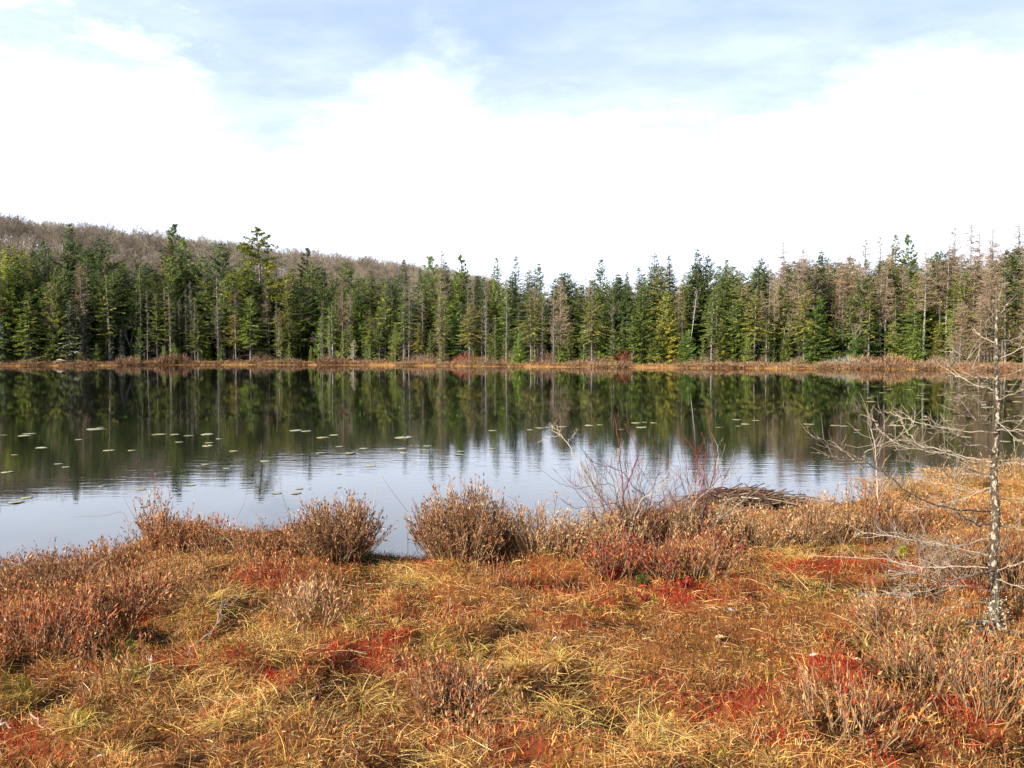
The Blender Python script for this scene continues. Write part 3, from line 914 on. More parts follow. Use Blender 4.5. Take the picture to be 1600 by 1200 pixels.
# the rest of the wood
SKY_X = [-400, 0, 60, 130, 220, 300, 420, 520, 600, 700, 800, 900, 1000, 1100, 1200, 1260, 1340, 1420, 1500, 1600, 2000]
SKY_Y = [378, 386, 382, 378, 396, 388, 402, 408, 411, 406, 408, 411, 406, 402, 405, 402, 398, 390, 386, 380, 366]
R = random.Random(77)
used_tone = {'spruce0': 'dark', 'spruce1': 'green', 'spruce2': 'dark', 'spruce3': 'olive', 'spruce4': 'green', 'fir0': 'green', 'fir1': 'dark', 'fir2': 'olive', 'fir3': 'dark',
             'lean0': 'olive', 'lean1': 'green', 'lean2': 'light'}
n_spruce = 0
rows = [(4, 48, (450, 520)), (7, 56, (425, 485)), (11, 60, (410, 450)), (16, 62, (402, 432)), (23, 50, (400, 428))]
for row, cnt, (t0, t1) in rows:
    for k in range(cnt):
        px = -130 + 1850 * (k + R.random()) / cnt
        sk = np.interp(px, SKY_X, SKY_Y)
        top = max(sk + 26 * (float(vnoise(px, 0.0, 70, 66)) - .35) + R.uniform(0, 22) * R.random() ** .5 + (R.uniform(0, 8)), sk - 415 + R.uniform(t0, t1))
        if row == 4:
            key = R.choice(['lean0', 'lean1', 'lean2', 'lean1', 'spruce1', 'spruce3', 'spruce4', 'fir0'])
        elif row <= 11:
            key = R.choice(['spruce0', 'spruce1', 'spruce2', 'spruce3', 'spruce4', 'spruce1', 'fir0', 'fir1', 'fir3'])
        else:
            key = R.choice(['fir0', 'fir1', 'fir2', 'fir3', 'spruce1', 'spruce2', 'spruce4'])
        c = [R.uniform(.75, 1.25) for _ in range(1)][0]
        colr = (c * R.uniform(.9, 1.2), c, c * R.uniform(.75, 1.1))
        size = 'low' if top > sk + 55 else ('middling' if top > sk + 22 else 'tall')
        kindw = 'fir' if key.startswith('fir') else 'spruce'
        rw = {4: 'front', 7: 'second', 11: 'middle', 16: 'inner', 23: 'inner'}[row]
        lab = f"{size} {used_tone[key]} {kindw} in the {rw} ranks {zone(px)}"
        tree(key, px, top, row + R.uniform(-1.5, 1.5), lab, R.uniform(.7, 1.25) * (1.2 if row > 12 else 1), 'tree', GS, colr, kindw + '_tree')
for k in range(72):
    px = -30 + 1660 * (k + R.random()) / 72
    if R.random() < .4 and px < 1180:
        px = R.uniform(1180, 1650)
    sk = np.interp(px, SKY_X, SKY_Y)
    row = R.choice([4, 6, 8, 11, 14])
    top = sk + (R.uniform(-8, 26) if px > 1200 else R.uniform(2, 60))
    key = R.choice(['larch0', 'larch0', 'larch1', 'larch3', 'larch3', 'snag1'])
    if key == 'snag1':
        tree(key, px, top + 25, row, f"bare grey dead conifer trunk {zone(px)}", 1.0, 'tree', 'dead conifers of the far shore wood', (1, 1, 1), 'dead_tree')
    else:
        tree(key, px, top, row, f"{'slim' if key != 'larch1' else 'full'} brown leafless larch {'at the front' if row <= 6 else 'inside the wood'} {zone(px)}", R.uniform(.8, 1.2), 'tree', GL,
             (R.uniform(.85, 1.15),) * 3, 'larch_tree')
# pale straight poles of dead young conifers along the front
for k in range(40):
    px = R.choice([R.uniform(190, 1600), R.gauss(330, 60), R.gauss(560, 70), R.gauss(700, 60), R.gauss(860, 40)])
    top = R.uniform(430, 505)
    tree('snag1', px, top, R.uniform(2.5, 6), f"thin pale dead conifer pole, front ranks, {zone(px)}", .62, 'tree', 'dead conifers of the far shore wood', (1.1, 1.05, 1.0), 'dead_tree')

for k in range(30):
    px = 40 + 1500 * (k + R.random()) / 30
    tree(R.choice(['birch0', 'birch1', 'birch2']), px, R.uniform(425, 480), R.uniform(4, 12), f"thin bare grey hardwood among the evergreens {zone(px)}", R.uniform(.5, .8), 'tree', 'bare hardwoods within the far shore wood', (.8, .75, .7), 'hardwood_tree')
for k in range(34):
    px = 60 + 1500 * (k + R.random()) / 34
    tree(R.choice(['young0', 'young1', 'young2', 'cedar1']), px, R.uniform(500, 544), R.uniform(2.5, 5.5), f"young bright green conifer before taller ranks, {zone(px)}", R.uniform(.8, 1.3), 'tree',
         'young conifers along the front of the far wood', (R.uniform(.75, 1.1), R.uniform(.8, 1.05), R.uniform(.7, 1)), 'young_conifer')

# bare hardwoods over the hill: a far wood that reads as one mass
HW = [hardwood_mesh(200 + i, 12, (.235, .20, .155), 5, 1.0) for i in range(5)]
HWa = []
for tr_, cr_ in HW:
    m = MB()
    for s_ in (tr_, cr_):
        off = m.n
        m.v += s_.v; m.c += s_.c
        m.q += [q + off for q in s_.q]; m.t += [t + off for t in s_.t]
        m.n += s_.n
    HWa.append((np.concatenate(m.v), np.concatenate(m.c), np.concatenate(m.q)))
mb = MB()
R2 = rs(9)
n_h = 0
while n_h < 2100:
    a = R2.uniform(-.72, .70) if n_h < 1350 else R2.uniform(-.68, -.05)
    d = R2.uniform(26, 165) if n_h < 1350 else R2.uniform(85, 162)
    if a > -.02 and d > 60:
        continue
    r = float(np.interp(a, FAR_A, FAR_R)) + d
    X, Y = r * math.sin(a), r * math.cos(a)
    z = float(hill_z(np.array([X]), np.array([Y]))[0])
    V, C, Qq = HWa[R2.integers(5)]
    s = R2.uniform(.75, 1.05) * (1.0 if a < -.02 else 1.3)
    th = R2.random() * 6.283
    c, s_ = math.cos(th), math.sin(th)
    V2 = np.stack([V[:, 0] * c - V[:, 1] * s_, V[:, 0] * s_ + V[:, 1] * c, V[:, 2]], 1) * s + [X, Y, z]
    mb.add(V2, quads=Qq, col=C * R2.choice([.6, .8, 1.0, 1.15, 1.45]))
    n_h += 1
kind(obj('hillside_wood', mb.mesh('hillside_wood', M_BARE)), 'stuff')['label'] = 'grey-brown leafless hardwoods covering the hill behind the evergreens'

# ------------------------------------------------------------------ far shore heath and bushes
BUSH = {}
for i in range(3):
    BUSH[f'rust{i}'] = bush_mesh(300 + i, 1.3, .95, 700, ((.25, .145, .085), (.29, .18, .105), (.15, .085, .055), (.36, .24, .14)), .34, .045)
for i in range(2):
    BUSH[f'brown{i}'] = bush_mesh(310 + i, 1.5, 1.9, 620, ((.26, .18, .12), (.21, .14, .10), (.31, .22, .14)), .6, .03)
BUSH['red0'] = bush_mesh(320, 1.8, 2.1, 800, ((.34, .08, .05), (.27, .07, .05), (.30, .14, .09)), .6, .035)
BUSH['grey0'] = bush_mesh(321, 2.2, 1.7, 900, ((.33, .34, .26), (.26, .27, .2), (.38, .37, .28)), .55, .035)
BUSH['green0'] = bush_mesh(322, 1.1, 1.1, 500, ((.18, .20, .05), (.13, .17, .04), (.24, .22, .07)), .35, .05)
BM = {k: (a.mesh(k + '_stems', M_BARE), b.mesh(k + '_foliage', M_BARE)) for k, (a, b) in BUSH.items()}


def shore_bush(key, px, row, sx, sz, label, group='heath bushes along the far bank', color=(1, 1, 1), name='heath_bush'):
    a = math.atan((px - 800) / F_PX)
    r = float(far_r(np.array([a]))[0]) + row
    X, Y = r * math.sin(a), r * math.cos(a)
    z = float(hill_z(np.array([X]), np.array([Y]))[0]) - .1
    t = thing(name, label, 'bush', (X, Y, max(z, 0)), random.Random(int(px * 3)).uniform(0, 6.28), group, (sx, sx, sz))
    obj('stems', BM[key][0], t)
    obj('foliage', BM[key][1], t, color)


shore_bush('rust0', 275, 1.6, 1.7, 1.75, 'largest dark rusty heath mound overhanging the water by the sapling pair', color=(.75, .7, .75))
shore_bush('rust1', 258, 1.6, 1.3, 1.4, 'rusty heath mound joined to the largest dark one', color=(.85, .8, .8))
shore_bush('rust2', 200, 1.8, 1.5, 1.3, 'rusty heath mound midway from the driftwood heap to the largest mound')
shore_bush('rust0', 520, 1.6, 2.0, 1.35, 'long dark red-brown heath mound left of the small pale snag', color=(.85, .8, .8))
shore_bush('rust1', 455, 1.8, 1.5, 1.0, 'low red-brown heath mound under the white pine')
shore_bush('rust1', 1395, 1.7, 1.6, 1.6, 'dark-fronted heath mound right of the grey bush', color=(.85, .8, .8))
shore_bush('rust2', 1350, 1.9, 1.7, 1.5, 'wide red-brown heath mound under the grey bush')
shore_bush('red0', 730, 5.0, 1.0, .8, 'ruddy red bush at the foot of the wood in mid shore', group=None, name='red_bush')
shore_bush('red0', 975, 4.6, 1.2, 1.0, 'crimson-twigged bush below the full deep green fir', group=None, name='red_bush')
shore_bush('red0', 1055, 4.5, .9, .85, 'russet bush left of the leaning birch', group=None, name='red_bush', color=(.95, 1.15, 1.1))
shore_bush('grey0', 1320, 3.6, 1.1, .85, 'grey-green round bush on the shore among brown heath', group=None, name='grey_bush')
shore_bush('brown0', 668, 4.0, 1.1, .9, 'tan rounded bush right of the pale snag', group=None, name='brown_bush')
shore_bush('brown1', 858, 4.0, 1.3, 1.0, 'grey-brown rounded bush in mid shore', group=None, name='brown_bush')
shore_bush('brown0', 930, 3.8, 1.3, .8, 'brown bush under the bright half-grown fir', group=None, name='brown_bush')
shore_bush('brown1', 1095, 3.8, 1.1, .7, 'brown bush at the foot of the leaning birch', group=None, name='brown_bush')
shore_bush('brown0', 765, 4.4, 1.0, .8, 'brown bush just right of the ruddy red bush', group=None, name='brown_bush')
shore_bush('brown1', 410, 3.8, 1.2, .9, 'pinkish-brown bush under the white pine', group=None, name='brown_bush')
shore_bush('brown1', 65, 3.6, 1.2, .9, 'brown bush left of the driftwood heap', group=None, name='brown_bush')
R = random.Random(5)
for k in range(120):
    px = -60 + 1740 * (k + R.random()) / 120
    key = R.choice(['rust0', 'rust1', 'rust2'])
    front = R.random() < .7
    big = 1.25 if px > 1330 else 1.0
    shore_bush(key, px, R.uniform(.7, 2.2) if front else R.uniform(2.5, 4.5), R.uniform(.8, 1.5), R.uniform(.4, .85) * big,
               f"{'rusty' if key != 'rust1' else 'red-brown'} heath bush {'at the far waterline' if front else 'behind the far waterline'}, {zone(px)}")
for k in range(44):
    px = -60 + 1740 * (k + R.random()) / 44
    key = R.choice(['brown0', 'brown1', 'green0', 'brown1'])
    shore_bush(key, px, R.uniform(3, 6), R.uniform(.6, 1.1), R.uniform(.5, .9),
               f"{'yellow-green' if key == 'green0' else 'bare brown'} bush by the far wood, {zone(px)}", 'bushes at the foot of the far wood', name='green_bush' if key == 'green0' else 'brown_bush')
# sedge fringe along the far bank
R2 = rs(31)
N = 16000
a = R2.uniform(-.72, .72, N)
row = .2 + R2.random(N) ** 1.6 * 4.5
r = far_r(a) + row
P = np.stack([r * np.sin(a), r * np.cos(a), np.maximum(hill_z(r * np.sin(a), r * np.cos(a)), 0) - .03], 1)
d = rnd_dirs(R2, N, 0, .7)
sd, _ = frame(d, R2)
mb = MB()
mb.blades(P, d, sd, R2.normal(0, .3, (N, 3)) * [1, 1, .3], R2.uniform(.25, .6, N) * np.where(row < .8, .7, 1), R2.uniform(.02, .05, N),
          palette(R2, N, [(.58, .40, .15), (.46, .28, .12), (.30, .15, .07), (.64, .48, .22)], [3, 3, 2, 2]), seg=2)
kind(obj('sedge_fringe', mb.mesh('sedge_fringe', M_GRASS)), 'stuff')['label'] = 'tan sedge fringing the far waterline'

# driftwood heap on the far bank
R2 = rs(44)
a0 = at(98, 566, 113)
t = thing('driftwood_heap', 'heap of weathered logs and sticks at the far waterline with one white log', 'driftwood', (a0[0], a0[1], 0), 0)
m1, m2 = MB(), MB()
for k in range(34):
    c = np.array([R2.normal(0, 1.5), R2.normal(0, .7), 0])
    th = R2.normal(0, .6)
    L = R2.uniform(.5, 1.6)
    h = max(.1, .75 - abs(c[0]) * .3) * R2.random() + .1
    dv = np.array([math.cos(th), math.sin(th) * .8, R2.normal(0, .12)]) * L
    m1.tube([c + [0, 0, h] - dv, c + [0, 0, h + .05], c + [0, 0, h] + dv], [.06, .07, .04], np.array((.20, .14, .09)) * R2.uniform(.6, 1.4), k=5)
m2.tube([[-.5, -.6, .75], [.05, -.6, .85], [.6, -.5, .70]], [.06, .08, .04], (.50, .47, .42), k=7)
obj('sticks', m1.mesh('sticks', M_TWIG), t)
o = obj('white_log', m2.mesh('white_log', M_TWIG, True), t)
o['label'] = 'pale bleached log on top of the heap'

# ------------------------------------------------------------------ lily pads
def pad_mesh(seed):
    R = rs(seed)
    m = MB()
    n = 22
    th = np.linspace(.16, 2 * math.pi - .16, n)
    rad = 1 + .05 * np.sin(th * 2 + seed) + R.normal(0, .015, n)
    zc = .012 + (.04 + .10 * R.random()) * np.maximum(0, np.sin(th + seed)) ** 3 + R.normal(0, .006, n)
    ring = np.stack([np.cos(th) * rad, np.sin(th) * rad, zc], 1)
    mid = np.stack([np.cos(th) * rad * .6, np.sin(th) * rad * .6, np.full(n, .025)], 1)
    under = ring * [.98, .98, 1] - [0, 0, .02]
    V = np.concatenate([[[0.0, 0, .018]], mid, ring, under])
    T = [[0, 1 + i, 2 + i] for i in range(n - 1)]
    Qs = [[1 + i, 1 + n + i, 2 + n + i, 2 + i] for i in range(n - 1)] + [[1 + n + i, 1 + 2 * n + i, 2 + 2 * n + i, 2 + n + i] for i in range(n - 1)]
    col = np.full((len(V), 3), (.27, .28, .10)) * (1 + R.normal(0, .12, (len(V), 1)))
    col[1 + n:1 + 2 * n] *= [1.1, .95, .7]
    m.add(V, quads=Qs, tris=T, col=col)
    return m.mesh('lily_pad', M_PAD, True)


PADM = [pad_mesh(s) for s in range(5)]
PADS = [(5, 680, 12), (45, 678, 27), (38, 681, 22), (150, 671, 32), (158, 668, 14), (123, 687, 14), (65, 700, 20), (23, 711, 10), (92, 725, 14), (103, 730, 12), (12, 738, 22), (170, 704, 18), (207, 704, 15), (248, 679, 26),
        (273, 679, 16), (295, 681, 18), (324, 679, 24), (342, 686, 10), (280, 691, 14), (327, 692, 14), (324, 697, 20), (365, 705, 16), (322, 726, 16), (355, 732, 14), (160, 760, 20),
        (220, 765, 30), (300, 758, 22), (25, 785, 40), (42, 778, 30), (225, 792, 20), (462, 673, 24), (478, 674, 20), (505, 684, 26), (522, 680, 16), (630, 684, 34), (502, 708, 18),
        (548, 708, 18), (415, 721, 20), (530, 698, 12), (568, 701, 18), (628, 701, 16), (632, 708, 14), (668, 697, 14), (663, 703, 12), (718, 711, 20), (720, 706, 14), (580, 728, 16),
        (433, 771, 24), (468, 764, 22), (463, 771, 28), (530, 762, 14), (530, 741, 8), (770, 673, 16), (768, 701, 12), (828, 672, 12), (842, 669, 18), (854, 668, 14), (880, 667, 18),
        (921, 665, 16), (938, 664, 12), (994, 661, 17), (1007, 660, 8), (1022, 661, 12), (1002, 668, 20), (971, 671, 10), (1152, 656, 20), (1181, 657, 14), (1165, 663, 16), (1155, 666, 14),
        (1125, 668, 12), (1264, 663, 20), (1306, 665, 18), (1318, 666, 14), (1340, 672, 12), (1338, 676, 10), (1367, 671, 20), (1400, 665, 26), (1422, 664, 20), (1445, 656, 16), (1478, 657, 18), (1500, 650, 14),
        (1540, 650, 18), (1462, 668, 14), (1580, 640, 16), (1590, 628, 16), (1540, 637, 16), (1490, 672, 18), (1510, 683, 20), (1570, 690, 20), (1536, 628, 14), (1590, 688, 16)]
WZ = [(200, 'below the far driftwood heap'), (420, 'below the white pine'), (600, 'out from the narrow inlet'), (800, 'beyond the round dense shrub'), (1060, 'behind the red twigs'), (1250, 'beyond the stick mat'), (9999, 'behind the near larch')]
R = random.Random(3)


def pad(px, py, w, label, grp):
    p = on_z(px, py)
    t = tag(obj('lily_pad', R.choice(PADM)), label, 'lily pad', grp)
    s = w / 2 / F_PX * p[1] * (.58 if py > 755 else .82 if w > 18 else .92)
    t.location = (p[0], p[1], .004)
    t.rotation_euler = (0, 0, R.uniform(0, 6.28))
    t.scale = (s, s, s * .8)
    c = R.uniform(.8, 1.2)
    t.color = (c * R.uniform(.95, 1.25), c, c * R.uniform(.7, 1.1), 1)


GPAD = 'lily pads afloat on the pond'
for px, py, w in PADS:
    wz = next(t for lim, t in WZ if px < lim)
    dist = 'far-out' if py < 675 else ('mid-water' if py < 720 else 'near-bank')
    pad(px, py, w, f"{'large' if w >= 22 else ('middling' if w > 14 else 'small')} yellow-green lily pad afloat {dist}, {wz}", GPAD)
# thin drifting row of small leaves far out by the right shore
for k in range(60):
    px, py = R.uniform(1340, 1600), R.uniform(588, 628)
    pad(px, py, R.uniform(8, 16), 'thin far-off lily pad in the scattered raft before the light brown larches', GPAD)

# ------------------------------------------------------------------ near bank: ground cover
def scatter(seed, N, ylo=1.6, yhi=13.5, side=1.6, inland=0.02):
    """random points on the near bank, within reach of the view"""
    R = rs(seed)
    out = np.zeros((0, 2))
    while len(out) < N:
        y = np.sqrt(R.uniform(ylo ** 2, yhi ** 2, N))
        x = (R.random(N) * 2 - 1) * (y * .68 + side)
        keep = bil(GD, x, y) > inland
        # thin out with distance
        keep &= R.random(N) < np.clip(4.6 / y, .25, 1) ** 1.2
        out = np.concatenate([out, np.stack([x, y], 1)[keep]])
    out = out[:N]
    z = bil(GZ, out[:, 0], out[:, 1])
    px, py = project(out[:, 0], out[:, 1], z)
    return R, np.column_stack([out, z]), px, py


# 1) short matted moss and heath tufts covering the peat
R2, P, px, py = scatter(401, 260000, inland=-.02)
red, grn, pth = blob(px, py, RED), blob(px, py, GREEN), blob(px, py, PATH)
n = len(P)
u = R2.random(n)
patchy = vnoise(P[:, 0], P[:, 1], .28, 21) * .6 + vnoise(P[:, 0], P[:, 1], .09, 22) * .4
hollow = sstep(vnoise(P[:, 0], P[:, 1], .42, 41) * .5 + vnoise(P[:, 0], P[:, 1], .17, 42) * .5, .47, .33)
rn = vnoise(P[:, 0], P[:, 1], .22, 43)
isred = u < np.clip(red * (.15 + 1.2 * sstep(rn, .3, .6)) + (rn > .70) * .4, 0, .88)
isgrn = (~isred) & (R2.random(n) < np.clip(grn * 1.1 + (vnoise(P[:, 0], P[:, 1], .3, 47) > .74) * .5, 0, .92))
c = palette(R2, n, [(.50, .24, .06), (.36, .14, .036), (.62, .38, .12), (.22, .085, .03), (.08, .036, .018)], [4, 3, 3, 2.5, 2.5], .28)
c[isred] = palette(R2, int(isred.sum()), [(.46, .035, .018), (.33, .022, .014), (.52, .10, .028), (.15, .014, .012)], [4, 3, 2, 2])
c[isgrn] = palette(R2, int(isgrn.sum()), [(.36, .31, .035), (.24, .23, .03), (.50, .42, .05), (.11, .12, .02)], [3, 3, 2, 2])
c *= (1 - pth[:, None] * np.array([.22, .36, .42]))
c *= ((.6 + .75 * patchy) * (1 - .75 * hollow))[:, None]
d = rnd_dirs(R2, n, 0, 1.15)
sd, _ = frame(d, R2)
L = R2.uniform(.018, .05, n) * np.where(pth > .4, .75, 1.1)
mb = MB()
mb.blades(P - [0, 0, .004], d, sd, R2.normal(0, .25, (n, 3)), L, R2.uniform(.0028, .0062, n), c, seg=2, tip=.4)
kind(obj('bog_moss', mb.mesh('bog_moss', M_MOSS)), 'stuff')['label'] = 'rust, orange and crimson sphagnum moss carpeting the near bank'

# 2) dry grass, matted and arching
R2, P, px, py = scatter(402, 330000)
pth, straw, hth, red = blob(px, py, PATH), blob(px, py, STRAW), blob(px, py, HEATH), blob(px, py, RED)
clump = vnoise(P[:, 0], P[:, 1], .33, 23) * .55 + vnoise(P[:, 0], P[:, 1], .12, 24) * .45
hollow = sstep(vnoise(P[:, 0], P[:, 1], .42, 41) * .5 + vnoise(P[:, 0], P[:, 1], .17, 42) * .5, .47, .33)
keep = R2.random(len(P)) < (1 - .6 * hollow) * np.clip(.36 + 1.9 * (clump - .38) + .7 * straw - .45 * hth - .45 * red - .30 * pth, .07, 1)
P, px, py, pth, straw, clump, red = P[keep], px[keep], py[keep], pth[keep], straw[keep], clump[keep], red[keep]
n = len(P)
ang = vnoise(P[:, 0], P[:, 1], .5, 25) * 12.5 + R2.normal(0, 1.5, n)
th = np.clip(R2.normal(1.12, .32, n), .1, 1.54)
d = np.stack([np.cos(ang) * np.sin(th), np.sin(ang) * np.sin(th), np.cos(th)], 1)
sd, _ = frame(d, R2)
L = R2.gamma(2.6, .024, n) * np.where(pth > .45, .6, 1.0) * (.8 + .5 * straw)
bend = np.stack([np.cos(ang) * .35, np.sin(ang) * .35, -.22 - .3 * R2.random(n)], 1) + R2.normal(0, .2, (n, 3))
c = palette(R2, n, [(.62, .38, .13), (.52, .27, .075), (.78, .56, .26), (.40, .16, .045), (.68, .45, .11), (.18, .075, .03)], [4, 3.5, 3.5, 3, 3, 3])
st = (R2.random(n) < straw * .75)
c[st] = palette(R2, int(st.sum()), [(.74, .50, .15), (.80, .60, .25), (.62, .40, .09)], [3, 2, 2])
mb = MB()
mb.blades(P, d, sd, bend, L, R2.uniform(.0022, .0048, n), c, seg=4, tip=.2)
kind(obj('dry_grass', mb.mesh('dry_grass', M_GRASS)), 'stuff')['label'] = 'tan and straw-coloured dry grass matted over the near bank'

# broken straws and dead stems lying on the moss
R2, P, px, py = scatter(403, 90000)
k = R2.random(len(P)) < .75 - .6 * blob(px, py, RED)
P = P[k]
n = len(P)
ang = R2.random(n) * 6.283
th = R2.uniform(1.2, 1.58, n)
d = np.stack([np.cos(ang) * np.sin(th), np.sin(ang) * np.sin(th), np.cos(th)], 1)
sd, _ = frame(d, R2)
c = palette(R2, n, [(.62, .41, .16), (.52, .29, .09), (.72, .54, .28), (.34, .15, .05), (.09, .042, .022), (.38, .27, .17)], [3, 3.5, 1, 3, 2.5, .8], .25)
mb = MB()
mb.blades(P + [0, 0, .018] + R2.normal(0, .012, (n, 3)) * [0, 0, 1], d, sd, R2.normal(0, .28, (n, 3)) * [1, 1, .5], R2.gamma(2.5, .017, n), R2.uniform(.0018, .0034, n), c, seg=3, tip=.4)
kind(obj('dead_straw_litter', mb.mesh('dead_straw_litter', M_GRASS)), 'stuff')['label'] = 'broken pale and dark straws lying criss-cross on the moss'

# 3) low leatherleaf heath: small upright leaves on thin stems
def heath(seed, N, lo, dens, cols, wts, Lh, leaf, per):
    R, P, px, py = scatter(seed, N, inland=.0)
    k = R.random(N) < dens(px, py, P)
    P, px, py = P[k], px[k], py[k]
    n = len(P)
    d = rnd_dirs(R, n, 0, .5)
    sd, _ = frame(d, R)
    L = R.uniform(Lh[0], Lh[1], n) * (.6 + .8 * vnoise(P[:, 0], P[:, 1], .25, seed))
    bend = R.normal(0, .15, (n, 3))
    m = MB()
    m.blades(P, d, sd, bend, L, .0032, palette(R, n, [(.26, .17, .11), (.18, .11, .07), (.34, .24, .16)]), seg=2, tip=.6)
    for j in range(per):
        t = (.35 + .68 * (j + R.random(n)) / per)[:, None]
        q = P + d * L[:, None] * t + bend * L[:, None] * t * t
        ax = norm(d + R.normal(0, .42, (n, 3)) + [0, 0, .25])
        s2, n2 = frame(ax, R)
        m.leaves(q, ax, s2, n2, R.uniform(leaf[0], leaf[1], n), R.uniform(.30, .42, n) * leaf[0], palette(R, n, cols, wts))
    return m


RUSTY = [(.37, .13, .045), (.28, .085, .03), (.47, .22, .085), (.58, .38, .19), (.15, .05, .025)]
mb = heath(411, 26000, 0, lambda a, b, p: np.clip(blob(a, b, HEATH[:4]) * 1.0 + .6 * blob(a, b, HEATH[4:]) , .02, 1) * (a < 900) * (1 - .9 * blob(a, b, GREEN)), RUSTY, [4, 3, 3, 2, 2], (.07, .17), (.020, .034), 8)
kind(obj('low_heath', mb.mesh('low_heath', M_LEAF)), 'stuff')['label'] = 'low red-brown leatherleaf heath spreading over the near bank by the water'
YEL = [(.44, .23, .065), (.34, .14, .045), (.54, .36, .15), (.24, .085, .035), (.36, .06, .03)]
mb = heath(412, 26000, 0, lambda a, b, p: np.clip(.75 * blob(a, b, HEATH[5:]) + .05, .04, 1) * np.clip((a - 600) / 300, .1, 1), YEL, [4, 3, 2, 3, 1.5], (.05, .14), (.014, .024), 6)
kind(obj('heath_sprigs', mb.mesh('heath_sprigs', M_LEAF)), 'stuff')['label'] = 'small ochre-leaved heath sprigs scattered through the near bank grass'

# ------------------------------------------------------------------ leatherleaf shrubs on the bank
def leatherleaf(seed, R0, H, n, per=16, cols=RUSTY, wts=(4, 3, 3, 2, 2), leaf=(.024, .038), bare=.35, lean=(0, 0), dome=True):
    R = rs(seed)
    st, lf = MB(), MB()
    a, rr = R.random(n) * 6.283, np.sqrt(R.random(n))
    base = np.stack([np.cos(a) * rr * R0 * .55, np.sin(a) * rr * R0 * .55, np.full(n, -.03)], 1)
    top_h = H * (np.sqrt(np.maximum(0, 1 - (rr * .82) ** 2)) if dome else 1) * np.where(R.random(n) < .12, R.uniform(.95, 1.2, n), R.uniform(.5, 1.0, n))
    tip = np.stack([np.cos(a) * rr * R0 + lean[0] * H + R.normal(0, .05, n), np.sin(a) * rr * R0 + lean[1] * H + R.normal(0, .05, n), top_h], 1)
    mid = (base + tip) * .5 + np.stack([np.cos(a) * rr * R0 * .06, np.sin(a) * rr * R0 * .06, R.normal(0, .02, n)], 1) + R.normal(0, .02, (n, 3))
    for i in range(n):
        st.tube([base[i], mid[i], tip[i]], [.0045, .0034, .0018], np.array((.30, .20, .11)) * R.uniform(.5, 1.35), k=3, cap=False)
    # side twigs
    nt = n * 3
    idx = R.integers(0, n, nt)
    t0 = R.uniform(.4, .95, nt)[:, None]
    q0 = (1 - t0) ** 2 * base[idx] + 2 * t0 * (1 - t0) * mid[idx] + t0 ** 2 * tip[idx]
    d = norm((tip - base)[idx] * 1.2 / max(H, .1) + R.normal(0, .45, (nt, 3)) + [0, 0, .5])
    L = R.uniform(.06, .16, nt)
    sd, _ = frame(d, R)
    st.blades(q0, d, sd, R.normal(0, .1, (nt, 3)), L, .003, (.27, .17, .11), seg=1, tip=.6)
    for j in range(per):
        if j < per // 2:
            t = (bare + (1.02 - bare) * R.random(n))[:, None]
            q = (1 - t) ** 2 * base + 2 * t * (1 - t) * mid + t ** 2 * tip
            dd, m_ = norm(tip - mid), n
        else:
            k = R.permutation(nt)[:int(nt * .55)]
            q = q0[k] + d[k] * (L[k] * R.uniform(.2, 1.05, len(k)))[:, None]
            dd, m_ = d[k], len(k)
        ax = norm(dd + R.normal(0, .45, (m_, 3)) + [0, 0, .2])
        s2, n2 = frame(ax, R)
        lf.leaves(q, ax, s2, n2, R.uniform(leaf[0], leaf[1], m_), R.uniform(.30, .44, m_) * leaf[0], palette(R, m_, cols, wts))
    return st, lf


def shrub(px, py, R0, H, n, seed, label, loc=None, name='leatherleaf_shrub', group='leatherleaf shrubs on the near bank', **kw):
    p = bank_pt(px, py) if loc is None else loc
    st, lf = leatherleaf(seed, R0, H, n, **kw)
    t = thing(name, label, 'shrub', tuple(p), 0, group)
    obj('stems', st.mesh('stems', M_TWIG), t)
    obj('foliage', lf.mesh('foliage', M_LEAF), t)
    return t


DUSK = [(.31, .135, .06), (.22, .09, .04), (.40, .22, .10), (.52, .36, .20), (.13, .055, .03)]
PALE = [(.48, .26, .11), (.56, .36, .17), (.36, .16, .07), (.62, .45, .24)]
shrub(722, 872, .42, .60, 380, 501, 'dense domed leatherleaf shrub right of the narrow inlet', per=20, cols=DUSK, bare=.3)
shrub(775, 868, .26, .47, 110, 502, 'smaller dark leatherleaf shrub joined to the right of the dense dome', per=18, cols=DUSK)
shrub(528, 866, .36, .47, 280, 503, 'dense leatherleaf shrub left of the narrow inlet, dark on one side', per=18, cols=DUSK)
shrub(470, 868, .28, .28, 80, 504, 'lower leatherleaf shrub leaning on the one left of the inlet', per=16, cols=RUSTY)
shrub(268, 866, .34, .42, 200, 505, 'rusty leatherleaf shrub with tall tips above the yellow moss mound', per=18, cols=RUSTY)
shrub(245, 858, .14, .58, 30, 506, 'tall thin sprig of leatherleaf topping the rusty shrub', per=16, cols=RUSTY)
shrub(330, 858, .22, .25, 45, 507, 'sparse leatherleaf right of the rusty moss-mound shrub', per=12, cols=RUSTY)
shrub(395, 862, .24, .20, 45, 508, 'low sparse leatherleaf midway between the two left shore shrubs', per=12, cols=RUSTY)
shrub(25, 925, .35, .22, 70, 509, 'dusky leatherleaf at the water by the left edge of the bank', per=14, cols=DUSK)
shrub(100, 915, .32, .20, 60, 510, 'leatherleaf sprigs standing against the water, second from the left edge', per=14, cols=DUSK)
shrub(170, 890, .22, .22, 60, 511, 'short leatherleaf below the yellow moss mound', per=14, cols=RUSTY)
shrub(845, 862, .30, .46, 75, 512, 'thin-leaved pale leatherleaf just right of the domed shrub', per=14, cols=PALE)
shrub(895, 872, .30, .33, 75, 513, 'pale leatherleaf two right of the domed shrub', per=14, cols=PALE)
